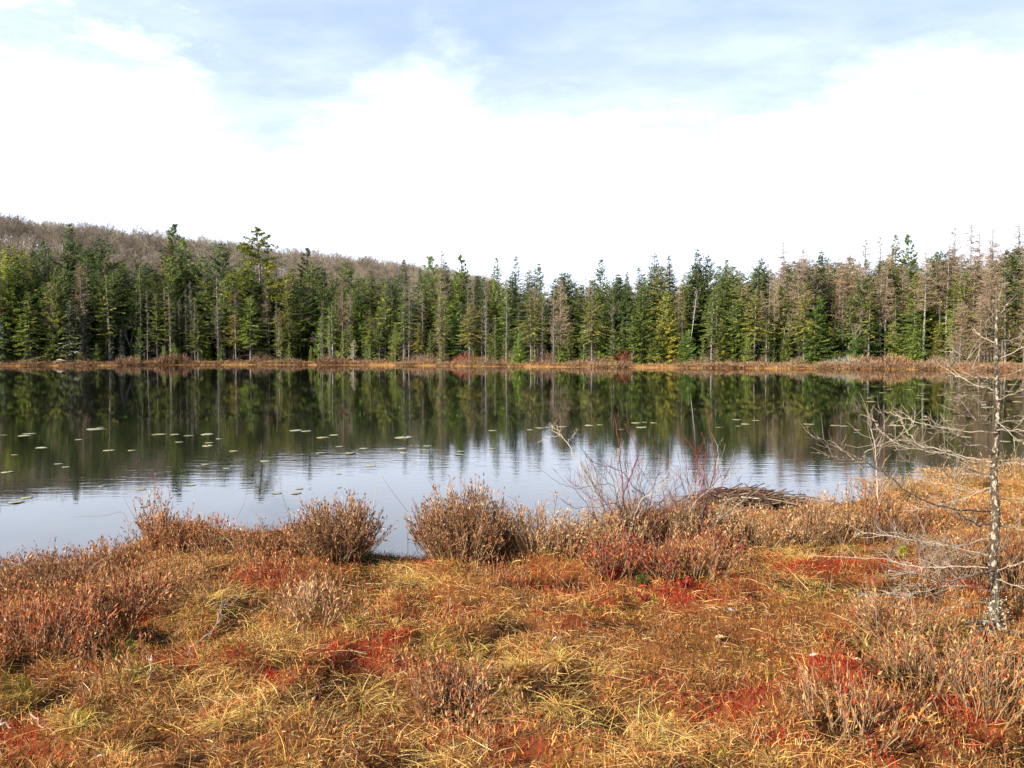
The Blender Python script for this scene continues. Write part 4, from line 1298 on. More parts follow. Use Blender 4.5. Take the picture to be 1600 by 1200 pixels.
shrub(945, 870, .34, .42, 130, 514, 'pale leatherleaf at the left foot of the red twigs', per=14, cols=PALE)
shrub(1005, 868, .36, .46, 170, 515, 'brown leatherleaf among the grey stems of the red-twigged bush', per=13, cols=DUSK)
shrub(1070, 862, .36, .42, 170, 516, 'brown leatherleaf under the tallest red twig', per=13, cols=PALE)
shrub(1130, 855, .36, .38, 130, 517, 'straw-brown leatherleaf before the stick mat', per=12, cols=PALE)
shrub(1190, 850, .34, .24, 75, 518, 'low straw-brown leatherleaf right of the stick mat', per=12, cols=PALE)
shrub(1255, 850, .30, .38, 55, 519, 'open reddish leatherleaf against bright water, right of the stick mat', per=14, cols=DUSK)
shrub(1305, 845, .30, .46, 60, 520, 'open leatherleaf against bright water, nearest the thin dead sapling', per=14, cols=PALE)
shrub(1360, 840, .28, .56, 65, 521, 'reddish leatherleaf at the foot of the thin dead sapling', per=14, cols=RUSTY)
shrub(1425, 835, .40, .30, 80, 522, 'orange-leaved leatherleaf behind the larch boughs', per=14, cols=YEL)
shrub(1495, 822, .45, .26, 85, 523, 'orange-leaved leatherleaf left of the larch trunk', per=14, cols=YEL)
shrub(1580, 825, .45, .28, 85, 524, 'orange-leaved leatherleaf right of the larch trunk', per=14, cols=YEL)
shrub(1500, 900, .35, .35, 120, 525, 'brown leafy heath shrub under the lowest larch boughs', per=14, cols=YEL)
shrub(1590, 915, .35, .45, 120, 526, 'brown leafy heath shrub right behind the larch trunk', per=14, cols=YEL)
shrub(495, 965, .26, .22, 45, 527, 'sparse grey-stemmed heath shrub in the grass below the inlet', per=10, cols=PALE)
shrub(705, 1120, .22, .20, 50, 528, 'sparse dark-leaved heath shrub in mid grass', per=10, cols=RUSTY)
shrub(1090, 900, .30, .26, 90, 529, 'low leafy heath in front of the red-twigged bush', per=12, cols=YEL)
DEEP = [(.34, .055, .03), (.22, .035, .025), (.46, .17, .06), (.14, .05, .03)]
shrub(960, 893, .26, .24, 90, 532, 'deep red leafy heath at the foot of the red-twigged bush', per=12, cols=DEEP)
shrub(1040, 898, .28, .22, 90, 533, 'deep red leafy heath between the feet of the two red-twigged bushes', per=12, cols=DEEP)
shrub(1115, 885, .26, .22, 80, 534, 'deep red and ochre heath below the stick mat', per=12, cols=DEEP)
shrub(1000, 852, .42, .40, 140, 535, 'dark twiggy heath behind the red-twigged bush, nearly leafless', per=5, cols=DUSK)
shrub(1075, 848, .42, .38, 140, 536, 'dark twiggy heath behind the tallest red shoot, nearly leafless', per=5, cols=DUSK)
shrub(60, 1010, .40, .24, 130, 530, 'glossy red-leaved heath shrub by the left edge', per=16, cols=[(.40, .10, .035), (.28, .06, .03), (.48, .20, .07), (.52, .30, .14)], wts=(4, 3, 3, 2))
for _i, (_x, _y, _h, _n, _l) in enumerate([(1455, 1075, .20, 45, 'wiry grey-brown scrub in crimson moss below the larch foot'), (1555, 1115, .22, 45, 'wiry grey-brown scrub at the lower right corner'), (1335, 1150, .18, 40, 'wiry grey-brown scrub by the orange leaf in crimson moss'),
                                          (1490, 1035, .14, 30, 'wiry tan scrub between the larch foot and the crimson moss'), (1400, 985, .18, 45, 'wiry tan scrub left of the larch foot, below the twig thicket'), (1600, 1040, .15, 28, 'wiry tan scrub right of the larch foot')]):
    shrub(_x, _y, .30, _h, _n, 560 + _i, _l, per=7, cols=YEL, dome=False)
shrub(190, 960, .32, .22, 110, 531, 'red-leaved heath shrub right of the glossy one', per=14, cols=RUSTY)
# shrubs whose feet stand on the farther bank, on the right
for i, (px_i, py_i, D, lab) in enumerate([(1430, 0, 10.2, 'tan-leaved shrub at the far edge of the bank, left of the larch trunk'), (1520, 0, 10.8, 'tan-leaved shrub at the far edge of the bank, behind the larch trunk'),
                                          (1600, 0, 11.2, 'tan-leaved shrub at the far edge of the bank, right of the larch trunk'), (1680, 0, 11.5, 'tan-leaved shrub beyond the right edge of the bank')]):
    X = (px_i - 800) / F_PX * D
    shrub(0, 0, .7, .15, 130, 540 + i, lab, loc=(X, D, float(bil(GZ, X, D))), per=14, cols=[(.50, .32, .12), (.44, .25, .09), (.58, .42, .20), (.30, .15, .06)], wts=(3, 3, 2, 2))

# ------------------------------------------------------------------ grass tussocks
def tussock(px, py, w, label, seed, green=0.0):
    R = rs(seed)
    p = bank_pt(px, py)
    s = w / F_PX * p[1]
    n = 130
    a = R.random(n) * 6.283
    th = R.uniform(.15, 1.2, n)
    d = np.stack([np.cos(a) * np.sin(th), np.sin(a) * np.sin(th), np.cos(th)], 1)
    P = np.stack([np.cos(a), np.sin(a), np.zeros(n)], 1) * (R.random(n) * .45 * s)[:, None]
    lean = R.uniform(0, 6.28)
    d = norm(d + np.array([math.cos(lean), math.sin(lean), 0]) * R.uniform(.25, .6) + R.normal(0, .18, (n, 3)))
    sd = norm(np.cross(d, np.array([0, 0, 1.])) + R.normal(0, .2, (n, 3)))
    bend = np.stack([np.cos(a) * .3, np.sin(a) * .3, -.55 * np.ones(n)], 1) + R.normal(0, .1, (n, 3))
    c = palette(R, n, [(.70, .46, .12), (.78, .57, .21), (.54, .33, .08), (.56, .40, .08)], [3, 2, 3, 1 + 4 * green])
    m = MB()
    m.blades(P, d, sd, bend, s * R.gamma(5, .125, n), R.uniform(.0028, .005, n), c, seg=5, tip=.15)
    t = tag(obj('grass_tussock', m.mesh('grass_tussock', M_GRASS)), label, 'grass tussock', 'pale grass tussocks on the near bank')
    t.location = tuple(p)


for i, (px, py, w, lab) in enumerate([
    (566, 1092, 62, 'biggest pale straw tussock, in the middle grass below the inlet'), (612, 1098, 45, 'straw tussock right against the biggest one'), (640, 905, 42, 'yellow tussock at the head of the narrow inlet'),
    (690, 912, 40, 'yellow tussock right of the inlet head'), (600, 898, 32, 'small yellow tussock left of the inlet head'), (617, 980, 36, 'thin straw tussock in the worn grass above the biggest one'),
    (738, 1022, 42, 'greenish-yellow tussock beside the worn track'), (746, 1045, 40, 'yellow tussock just below the greenish one'), (793, 1078, 52, 'wide straw tussock in mid bank, right of the dark-leaved sprigs'),
    (815, 1040, 40, 'straw tussock by the white fallen leaf'), (872, 1035, 42, 'fan-shaped straw tussock below the white leaf'), (932, 1052, 48, 'greenish straw tussock in mid track'),
    (872, 1110, 48, 'straw tussock third of the mid-bank row, lowest'), (905, 1130, 44, 'lank tussock below the mid-bank row'), (1030, 1135, 62, 'lank tall tussock with long straying blades'), (1010, 1165, 44, 'tan tussock in front of the lank tall one'),
    (960, 1192, 44, 'tussock at the lower border, mid bank'), (400, 1120, 52, 'straw tussock left of the biggest one'), (345, 1130, 44, 'straw tussock two left of the biggest one'), (300, 1075, 44, 'tan tussock by the red moss cushion'),
    (690, 1195, 46, 'tussock at the lower border below the dark-leaved sprigs'), (450, 1195, 46, 'tussock at the lower border below the biggest one'), (395, 985, 40, 'tan tussock beside the bent grey twig'),
    (330, 935, 42, 'tan tussock behind the bent grey twig'), (1232, 862, 48, 'pale tan tussock before the bright water gap'), (1260, 875, 36, 'small tan tussock right of the one before the water gap'),
    (1480, 985, 50, 'grey-tan tussock left of the larch foot'), (1560, 1020, 52, 'grey-tan tussock before the larch foot'), (1420, 1010, 44, 'grey-tan tussock two left of the larch foot'), (1350, 1010, 36, 'grey-tan tussock near the red moss'),
    (1210, 1190, 46, 'tussock at the lower border among red moss'), (110, 1130, 50, 'tan tussock below the glossy red-leaved shrub'), (180, 1180, 46, 'tussock at the lower border near the crimson moss'),
    (1470, 800, 60, 'golden tussock behind the larch boughs'), (1545, 795, 60, 'golden tussock behind the larch trunk'), (1400, 805, 50, 'golden tussock right of the thin dead sapling'), (1150, 868, 36, 'tan tussock at the foot of the stick mat shrubs')]):
    tussock(px, py, w, lab, 600 + i, green=.6 if 'green' in lab else 0)

# ------------------------------------------------------------------ bare woody plants drawn stem by stem
def bez(pts, n=None):
    """smooth a polyline (Catmull-Rom)"""
    pts = np.asarray(pts, float)
    P = np.concatenate([[2 * pts[0] - pts[1]], pts, [2 * pts[-1] - pts[-2]]])
    out = []
    k = 5
    for i in range(1, len(P) - 2):
        for t in np.linspace(0, 1, k, endpoint=False):
            p0, p1, p2, p3 = P[i - 1], P[i], P[i + 1], P[i + 2]
            out.append(.5 * ((2 * p1) + (-p0 + p2) * t + (2 * p0 - 5 * p1 + 4 * p2 - p3) * t * t + (-p0 + 3 * p1 - 3 * p2 + p3) * t ** 3))
    out.append(pts[-1])
    return np.array(out)


def stem(m, pix, D0, D1, r0, r1, col, k=5, jit=0.0, R=None, tipcol=None):
    """a stem through picture points, running from depth D0 to depth D1"""
    n = len(pix)
    pts = np.array([at(x, y, D0 + (D1 - D0) * i / (n - 1)) for i, (x, y) in enumerate(pix)])
    pts = bez(pts)
    if jit and R is not None:
        pts[1:-1] += R.normal(0, jit, pts[1:-1].shape)
    c = np.asarray(col, float)
    if tipcol is not None:
        w = np.linspace(0, 1, len(pts))[:, None]
        c = c * (1 - w) + np.asarray(tipcol) * w
    m.tube(pts, np.linspace(r0, r1, len(pts)), c, k=k)
    return pts


def twigs(m, pts, R, n, L, r, col, up=.3, spread=.7, k=3, lo=.2):
    seg = np.linalg.norm(np.diff(pts, axis=0), axis=1)
    al = np.concatenate([[0], np.cumsum(seg)]) / seg.sum()
    out = []
    for _ in range(n):
        t = R.uniform(lo, 1)
        p = np.array([np.interp(t, al, pts[:, j]) for j in range(3)])
        i = min(int(np.searchsorted(al, t)), len(pts) - 1)
        d = norm(pts[i] - pts[max(i - 1, 0)])
        e = norm(d + R.normal(0, spread, 3) + [0, 0, up])
        l = L * R.uniform(.4, 1.2)
        q = np.array([p, p + e * l * .5 + R.normal(0, .06 * l, 3), p + e * l + np.array([0, 0, .12 * l * up])])
        m.tube(q, [r, r * .8, r * .5], col, k=k, cap=False)
        out.append(q)
    return out


# -- the young bare larch at the right
R2 = rs(700)
base = bank_pt(1553, 985)
D = base[1]
tree_t = thing('larch_tree', 'young leafless larch with lichen-spotted trunk and level spiky boughs on the near bank', 'tree', tuple(base))


def local(m):
    off = np.asarray(base, np.float32)
    m.v = [v - off for v in m.v]
    return m


mt = MB()
tp = [(1553, 995), (1553, 960), (1556, 920), (1551, 880), (1554, 840), (1556, 800), (1553, 760), (1553, 725), (1557, 690), (1559, 640), (1557, 590), (1557, 540), (1557, 500), (1558, 462)]
tpts = bez(np.array([at(x, y, D + .03 * math.sin(i)) for i, (x, y) in enumerate(tp)]))
w = np.linspace(0, 1, len(tpts))
mt.tube(tpts, np.interp(w, [0, .06, .3, .5, .7, 1], [.042, .030, .026, .020, .013, .005]) * (1 + R2.normal(0, .06, len(tpts))), k=9)
for (x1, y1, x2, y2) in [(1530, 985, 1500, 1003), (1572, 985, 1600, 992), (1545, 1000, 1535, 1020), (1540, 972, 1505, 975)]:
    stem(mt, [(1553, 975), (x1, y1), (x2, y2)], D, D - .12, .026, .008, (1, 1, 1), k=6)
obj('trunk', local(mt).mesh('trunk', M_LARCH, True), tree_t)
PALEB, DARKB = (.31, .265, .205), (.06, .045, .035)
LB = [  # picture points from the trunk outwards, depth at the tip relative to the trunk, radius, dark?
    ([(1557, 667), (1525, 657), (1502, 642), (1497, 625)], -.3, .0065, 0), ([(1557, 676), (1495, 672), (1437, 661), (1405, 650), (1382, 642)], .3, .007, 0),
    ([(1552, 707), (1535, 697), (1510, 695), (1492, 680), (1465, 672), (1445, 650)], -.35, .008, 0), ([(1550, 722), (1512, 715), (1475, 705), (1437, 695), (1420, 677), (1410, 660)], .35, .008, 0),
    ([(1547, 740), (1500, 727), (1460, 707), (1415, 692), (1380, 672), (1365, 657)], -.5, .008, 0), ([(1552, 730), (1490, 712), (1430, 702), (1395, 690), (1368, 662)], .15, .007, 0),
    ([(1556, 800), (1490, 795), (1430, 775), (1385, 742), (1352, 720), (1293, 692), (1268, 680)], -.6, .010, 1), ([(1352, 720), (1350, 707), (1372, 697), (1405, 682), (1432, 665)], -.2, .005, 0),
    ([(1352, 722), (1310, 715), (1267, 707)], -.5, .004, 0), ([(1557, 822), (1525, 817), (1505, 807), (1492, 792), (1494, 760), (1492, 730)], -.25, .011, 1), ([(1557, 822), (1580, 824), (1600, 829), (1660, 840)], -.2, .011, 1),
    ([(1555, 891), (1527, 897), (1476, 908), (1433, 897), (1388, 891)], -.5, .010, 1), ([(1476, 908), (1433, 915), (1391, 928), (1343, 931)], -.75, .005, 1),
    ([(1555, 888), (1500, 885), (1430, 885), (1370, 872), (1270, 868)], .4, .006, 0), ([(1554, 870), (1480, 853), (1400, 840), (1350, 832), (1338, 836)], .35, .006, 0),
    ([(1553, 840), (1500, 852), (1440, 848), (1395, 832)], -.4, .006, 0), ([(1556, 770), (1510, 765), (1470, 758), (1440, 750)], .4, .005, 0), ([(1553, 745), (1515, 742), (1470, 733), (1420, 722)], -.2, .006, 0),
    ([(1557, 663), (1600, 655), (1650, 640)], .2, .007, 0), ([(1557, 672), (1600, 672), (1660, 668)], -.2, .007, 0), ([(1557, 720), (1600, 718), (1660, 722)], .3, .007, 0), ([(1555, 735), (1575, 722), (1620, 728)], -.3, .006, 0),
    ([(1557, 655), (1580, 680), (1610, 700)], -.3, .005, 0), ([(1557, 537), (1580, 530), (1600, 527), (1640, 515)], .15, .006, 0), ([(1554, 527), (1537, 510), (1535, 501)], -.1, .0055, 0), ([(1554, 536), (1527, 522), (1522, 508)], .15, .0045, 0),
    ([(1560, 495), (1577, 470)], .1, .0045, 0), ([(1560, 560), (1600, 542), (1640, 525)], -.2, .006, 0), ([(1560, 590), (1600, 577), (1650, 560)], .2, .006, 0), ([(1555, 599), (1540, 597), (1522, 582), (1507, 555), (1485, 550)], -.25, .006, 1),
    ([(1555, 590), (1525, 589), (1500, 586)], .3, .004, 0), ([(1555, 611), (1525, 602), (1495, 587), (1475, 574)], .2, .0065, 0), ([(1557, 470), (1566, 460)], 0, .003, 0), ([(1556, 640), (1535, 632), (1510, 618), (1490, 622)], -.2, .005, 0),
    ([(1557, 625), (1590, 612), (1630, 590)], -.25, .005, 0), ([(1556, 780), (1600, 778), (1660, 765)], .3, .006, 0), ([(1555, 890), (1590, 882), (1640, 860)], -.3, .006, 0), ([(1555, 905), (1600, 920), (1640, 945)], -.2, .006, 0),
    ([(1553, 935), (1500, 948), (1450, 955), (1400, 950)], .2, .005, 1), ([(1553, 925), (1490, 915), (1440, 925), (1410, 935)], -.45, .005, 0), ([(1554, 760), (1500, 780), (1450, 792), (1410, 800)], .3, .006, 0), ([(1555, 860), (1520, 868), (1460, 880), (1425, 895)], -.3, .005, 1)]
for pix, dz, r, dk in LB:
    m = MB()
    # where a bough starts off the trunk it springs from another bough at that bough's depth
    D0 = D if abs(pix[0][0] - 1555) < 14 else D + dz * .6
    col = DARKB if dk else PALEB
    pts = stem(m, pix, D0, D + dz, r * .62, r * .24, np.array(col) * R2.uniform(.85, 1.15), k=5, jit=.004, R=R2, tipcol=(.36, .31, .24))
    Ln = np.linalg.norm(np.diff(pts, axis=0), axis=1).sum()
    tw = twigs(m, pts, R2, int(Ln * 20), .13, .0019, np.array((.34, .28, .22)) * R2.uniform(.8, 1.2), up=.35, spread=.6)
    for q in tw:
        if R2.random() < .6:
            twigs(m, q, R2, 2, .06, .0014, (.32, .26, .2), up=.3)
    # short spur shoots
    n = int(Ln * 70)
    seg = np.linspace(0, 1, len(pts))
    t = R2.random(n)
    p = np.stack([np.interp(t, seg, pts[:, j]) for j in range(3)], 1)
    d = norm(R2.normal(0, 1, (n, 3)))
    sd, _ = frame(d, R2)
    m.blades(p, d, sd, d * 0, R2.uniform(.006, .014, n), .005, np.array((.36, .31, .23)), seg=1, tip=.7)
    b = obj('bough', local(m).mesh('bough', M_TWIG), tree_t)
# lichen tufts on the trunk and about its foot
m = MB()
n = 900
t = np.concatenate([R2.random(500) * .12, R2.random(250) * .45, .36 + R2.random(150) * .12])
seg = np.linspace(0, 1, len(tpts))
p = np.stack([np.interp(t, seg, tpts[:, j]) for j in range(3)], 1)
d = norm(R2.normal(0, 1, (n, 3)))
p += d * .026 * (1 - t)[:, None]
p[:500] += R2.normal(0, 1, (500, 3)) * [.07, .06, .02] * (R2.random((500, 1)) ** 2)
sd, nm = frame(d, R2)
m.leaves(p, d, sd, nm, R2.uniform(.007, .017, n), R2.uniform(.004, .009, n), palette(R2, n, [(.45, .46, .34), (.62, .63, .50), (.42, .46, .34)]))
o = obj('lichen', local(m).mesh('lichen', M_MOSS), tree_t)
o['label'] = 'pale green lichen tufts on the bark'

# -- thin dead sapling left of the larch
m = MB()
R2 = rs(710)
b0 = bank_pt(1373, 838)
pts = stem(m, [(1373, 842), (1373, 790), (1370, 740), (1368, 700), (1360, 668)], b0[1], b0[1] - .1, .009, .003, (.42, .37, .30), R=R2, jit=.004)
twigs(m, pts, R2, 34, .30, .0028, (.34, .28, .22), up=.5, lo=.15)
m.v = [v - np.asarray(b0, np.float32) for v in m.v]
t = tag(obj('dead_sapling', m.mesh('dead_sapling', M_TWIG)), 'thin dead grey sapling standing left of the near larch', 'sapling')
t.location = tuple(b0)

# -- the red-twigged bare bush
REDT, BRN, GRY = (.19, .05, .04), (.12, .085, .065), (.40, .34, .28)


def woody(name, label, cat, anchor, stems, seed, tw=5, twl=.2, extra=0, depth=None):
    b = bank_pt(*anchor)
    R = rs(seed)
    t = thing(name, label, cat, tuple(b))
    D = b[1] if depth is None else depth
    stems = list(stems)
    for _ in range(extra):
        x0, x1 = anchor[0] + R.normal(0, 26), anchor[0] + R.normal(0, 62)
        y1 = R.uniform(715, 800)
        stems.append(([(x0, anchor[1] + 4), (x0 * .6 + x1 * .4 + R.normal(0, 6), 850 * .5 + y1 * .5), (x1, y1)], R.normal(0, .2), R.uniform(.003, .006), (REDT, BRN, GRY, BRN)[R.integers(4)], 8))
    for pix, dz, r, c, nt in stems:
        m = MB()
        pts = stem(m, pix, D, D + dz, r * .85, r * .28, c, k=5, jit=.006, R=R)
        q = twigs(m, pts, R, nt, twl, max(.0018, r * .3), np.asarray(c) * R.uniform(.85, 1.2), up=.55, spread=.55)
        for s in q:
            if R.random() < .6:
                twigs(m, s, R, 2, twl * .5, .0017, np.asarray(c), up=.5)
        m.v = [v - np.asarray(b, np.float32) for v in m.v]
        obj('stem', m.mesh('stem', M_TWIG), t)
    return t


woody('red_twig_bush', 'leafless red-twigged bush with tall upright shoots, left half of the pair by the shore', 'bush', (975, 868), [
    ([(976, 872), (976, 800), (972, 740), (966, 685), (960, 650)], .1, .008, REDT, 4), ([(974, 870), (972, 790), (985, 745), (995, 718), (992, 692), (975, 662)], -.1, .008, REDT, 4),
    ([(980, 870), (990, 800), (996, 750), (1009, 690)], .2, .005, REDT, 5), ([(985, 872), (1000, 820), (1012, 782), (990, 762), (970, 736), (925, 722), (911, 707)], -.2, .007, BRN, 7),
    ([(972, 868), (968, 800), (960, 762), (940, 756), (905, 764), (875, 755), (857, 742)], .2, .006, BRN, 9), ([(975, 868), (972, 805), (960, 786), (935, 792), (895, 792), (877, 780)], -.3, .006, BRN, 7),
    ([(970, 868), (965, 780), (966, 740), (966, 700)], .15, .007, GRY, 6), ([(992, 872), (1010, 810), (1020, 770), (1030, 730)], -.1, .005, REDT, 8), ([(960, 868), (945, 800), (938, 765), (930, 730)], .1, .004, REDT, 8),
    ([(985, 868), (1000, 800), (1040, 760), (1055, 735)], .1, .006, GRY, 8), ([(965, 868), (940, 810), (920, 770), (905, 745)], .3, .004, GRY, 7), ([(978, 868), (985, 800), (980, 740), (985, 710)], -.2, .004, REDT, 7),
    ([(990, 868), (1010, 800), (1000, 760), (1015, 715)], -.2, .004, BRN, 8), ([(982, 868), (988, 820), (1005, 780), (1035, 765)], -.25, .008, GRY, 6)], 720, twl=.22, extra=22)
woody('red_twig_bush', 'leafless red-twigged bush holding the tallest red shoot, beside the stick mat', 'bush', (1085, 862), [
    ([(1095, 862), (1102, 790), (1117, 735), (1115, 707), (1110, 677), (1104, 640)], .1, .008, REDT, 4), ([(1092, 862), (1096, 790), (1100, 740), (1104, 702), (1096, 675)], -.1, .007, REDT, 4),
    ([(1088, 862), (1094, 790), (1091, 727), (1080, 697)], .15, .006, REDT, 5), ([(1080, 862), (1078, 780), (1070, 710), (1066, 685)], -.15, .005, REDT, 5), ([(1100, 862), (1112, 780), (1122, 720), (1122, 700), (1129, 685)], .2, .005, GRY, 4),
    ([(1075, 862), (1065, 810), (1055, 770), (1058, 735)], .2, .006, REDT, 7), ([(1070, 865), (1080, 810), (1085, 785)], -.2, .013, GRY, 5), ([(1078, 868), (1088, 830), (1098, 795)], -.25, .013, (.16, .12, .09), 5), ([(1060, 865), (1062, 810), (1050, 780)], -.1, .008, (.2, .15, .11), 7),
    ([(1085, 862), (1075, 790), (1060, 740), (1040, 715)], .2, .004, BRN, 8), ([(1100, 862), (1110, 810), (1122, 770), (1135, 740)], .0, .004, REDT, 9), ([(1083, 862), (1086, 780), (1086, 740), (1090, 700)], .1, .004, REDT, 7),
    ([(1092, 862), (1110, 800), (1112, 760), (1130, 725)], -.1, .004, REDT, 7), ([(1072, 862), (1050, 800), (1030, 775), (1010, 745)], .1, .004, BRN, 7)], 721, twl=.22, extra=18)
woody('dead_branch', 'pale broken branch arching over the water left of the red twigs', 'branch', (955, 862), [
    ([(958, 862), (940, 790), (912, 735), (897, 712), (886, 690), (875, 682), (857, 683), (840, 691)], .2, .006, (.42, .36, .29), 6), ([(886, 690), (895, 682), (900, 667)], .15, .003, (.40, .33, .27), 2), ([(880, 685), (872, 672), (872, 664)], .25, .003, (.42, .35, .28), 4), ([(875, 682), (863, 672), (868, 665)], .25, .003, (.42, .35, .28), 3)], 722, twl=.09)
woody('bent_twig', 'bare grey twig bending up from the moss on the left of the bank', 'twig', (290, 1032), [([(290, 1034), (297, 1012), (325, 993), (340, 972), (345, 950), (352, 935)], .1, .006, (.24, .17, .14), 6), ([(340, 972), (348, 952), (365, 930)], .1, .003, (.26, .2, .16), 5)], 723, twl=.10)
woody('bare_twig', 'short pale forked twig stub in the green moss on the left', 'twig', (234, 1062), [([(234, 1064), (235, 1040), (236, 1024)], 0, .005, (.48, .44, .38), 1), ([(235, 1032), (228, 1024)], 0, .003, (.5, .46, .4), 0)], 724, twl=.04)
woody('fallen_stick', 'pale stick lying at the lower left edge of the bank', 'stick', (12, 1140), [([(-10, 1128), (10, 1133), (24, 1147)], -.05, .008, (.50, .42, .34), 1), ([(48, 1116), (62, 1132), (78, 1142), (90, 1158)], -.2, .006, (.34, .2, .15), 2)], 725, twl=.08)
woody('fallen_stick', 'thin straight stick lying across the moss left of the bent twig', 'stick', (170, 1080), [([(120, 1097), (160, 1080), (198, 1062)], .3, .003, (.45, .36, .26), 1)], 726, twl=.05)
woody('fallen_stick', 'thin dark curved stick on the worn track', 'stick', (1060, 1001), [([(1030, 1003), (1050, 1002), (1072, 1000)], .1, .003, (.09, .06, .045), 0)], 727)
for i, (pix, lab) in enumerate([([(455, 815), (440, 770), (439, 750)], 'hair-thin sedge stem out of the water left of the inlet shrub'), ([(580, 812), (585, 780), (592, 745), (594, 738)], 'pale sedge stem arching up beside the inlet'),
                                ([(637, 800), (618, 775), (604, 755), (596, 742)], 'dark sedge stem leaning over the inlet'), ([(200, 815), (190, 800), (160, 806), (105, 808)], 'long sedge stem drooping over the water by the moss mound'),
                                ([(212, 812), (200, 790), (190, 772)], 'thin sedge stem beside the moss mound'), ([(370, 810), (380, 790), (385, 775)], 'short dark sedge stem right of the rusty shrub'), ([(1291, 830), (1292, 790), (1290, 760)], 'thin twig against bright water right of the stick mat')]):
    m = MB()
    D0 = on_z(pix[0][0], max(pix[0][1], 812) + 20)[1]
    p = stem(m, pix, D0, D0 + .1, .0028, .0012, (.42, .33, .2) if 'pale' in lab else (.2, .15, .1), k=4)
    dn = p[0] * [1, 1, 0] + [0, 0, -.05]
    m.tube([dn, p[0]], [.003, .0028], (.3, .22, .14), k=4)
    m.v = [v - np.asarray(p[0], np.float32) for v in m.v]
    o = tag(obj('sedge_stem', m.mesh('sedge_stem', M_TWIG)), lab, 'grass stem', 'sedge stems standing at the water')
    o.location = tuple(p[0])

for nm, ax_, ay_, sd_, lab in [('bare_brush', 1440, 935, 761, 'thicket of thin grey leafless twigs left of the larch foot'), ('bare_brush', 1510, 915, 762, 'thicket of thin grey leafless twigs right against the larch trunk'), ('bare_brush', 1395, 865, 763, 'thicket of purplish leafless twigs at the foot of the thin dead sapling')]:
    Rb = rs(sd_)
    woody(nm, lab, 'brush', (ax_, ay_), [([(ax_ + Rb.normal(0, 22), ay_ + 4), (ax_ + Rb.normal(0, 30), ay_ - 30), (ax_ + Rb.normal(0, 60), ay_ - Rb.uniform(50, 110))], Rb.normal(0, .2), .003, (.25, .20, .15) if sd_ < 763 else (.18, .10, .09), 5) for _ in range(11)], sd_, twl=.14)

# -- floating mat of dead sticks and roots
R2 = rs(730)
c0 = on_z(1165, 792)
m = MB()
for k in range(460):
    u = R2.normal(0, .33)
    v = R2.normal(0, .13)
    hmax = .20 * math.exp(-(u / .45) ** 2)
    z = R2.random() * hmax + .01
    th = R2.normal(-.15, .55)
    L = R2.uniform(.05, .3)
    d = np.array([math.cos(th), math.sin(th) * .8, R2.normal(0, .10)]) * L
    p = np.array([u, v, z])
    r = R2.uniform(.002, .008)
    m.tube(bez([p - d, p + R2.normal(0, .035, 3), p + d + R2.normal(0, .04, 3)]), [r] * 11, palette(R2, 1, [(.13, .075, .045), (.075, .045, .03), (.20, .13, .08), (.34, .25, .16)], [4, 4, 2, 1])[0], k=4)
for pts in ([(-.1, -.2, .16), (.2, -.25, .13), (.55, -.35, .05)], [(.3, 0, .05), (.6, .02, .06), (.85, .04, .03)], [(-.5, -.1, .05), (-.2, -.15, .12), (.2, -.16, .1)]):
    m.tube(bez(pts), np.linspace(.012, .005, 11), (.48, .40, .30), k=5)
t = tag(obj('stick_mat', m.mesh('stick_mat', M_TWIG)), 'low brown mat of tangled dead sticks and roots floating beyond the red twigs', 'driftwood')
t.location = tuple(c0)
t.scale = (1.2, 1.1, 1.0)

# ------------------------------------------------------------------ small things on the bank
def pitcher(px, py, h, label, seed, n=5, cols=((.34, .03, .03), (.26, .02, .025), (.42, .10, .06))):
    R = rs(seed)
    p = bank_pt(px, py)
    t = thing('pitcher_plant', label, 'pitcher plant', tuple(p), 0, 'pitcher plants on the near bank')
    for k in range(n):
        m = MB()
        a = R.random() * 6.283
        out_ = np.array([math.cos(a), math.sin(a), 0])
        H = h * R.uniform(.7, 1.1)
        zs = np.linspace(0, 1, 7)
        path = np.array([out_ * H * (.15 + .5 * s ** 1.3) + np.array([0, 0, H * (s * 1.0)]) for s in zs])
        c = np.asarray(cols[R.integers(len(cols))])
        m.tube(path, np.array([.006, .012, .02, .024, .021, .018, .024]) * h / .12, c, k=7, cap=False)
        tip = path[-1]
        sd = np.array([-out_[1], out_[0], 0])
        m.leaves(np.array([tip - [0, 0, .004]]), norm(np.array([out_ * .5 + [0, 0, 1.]])), np.array([sd]), np.array([out_]), h * .32, h * .42, c * 1.2, fold=.4)
        obj('pitcher', m.mesh('pitcher', M_LEAF, True), t)


for i, (px, py, h, lab) in enumerate([(958, 905, .16, 'tallest deep red pitcher plant at the foot of the red-twigged bush'), (1005, 940, .09, 'bright red pitcher plant right of the tallest one, lower in the moss'), (1068, 918, .10, 'red pitcher plant below the second red-twigged bush'),
                                      (1142, 882, .08, 'orange-red pitcher plant toward the stick mat'), (315, 858, .10, 'crimson pitcher plant beside the yellow moss mound'), (375, 862, .07, 'small dark red pitcher plant right of the crimson one'),
                                      (527, 872, .09, 'pinkish pitcher plant at the foot of the shrub left of the inlet'), (1045, 935, .07, 'low red pitcher plant between the two red-twigged bushes'), (963, 870, .12, 'dark maroon pitcher plant half hidden behind the tallest one')]):
    pitcher(px, py, h * .62, lab, 800 + i, n=4 if h < .1 else 5, cols=((.46, .10, .07), (.36, .05, .04), (.5, .18, .1)) if ('pink' in lab or 'orange' in lab) else ((.26, .03, .025), (.19, .02, .02), (.34, .07, .035)))


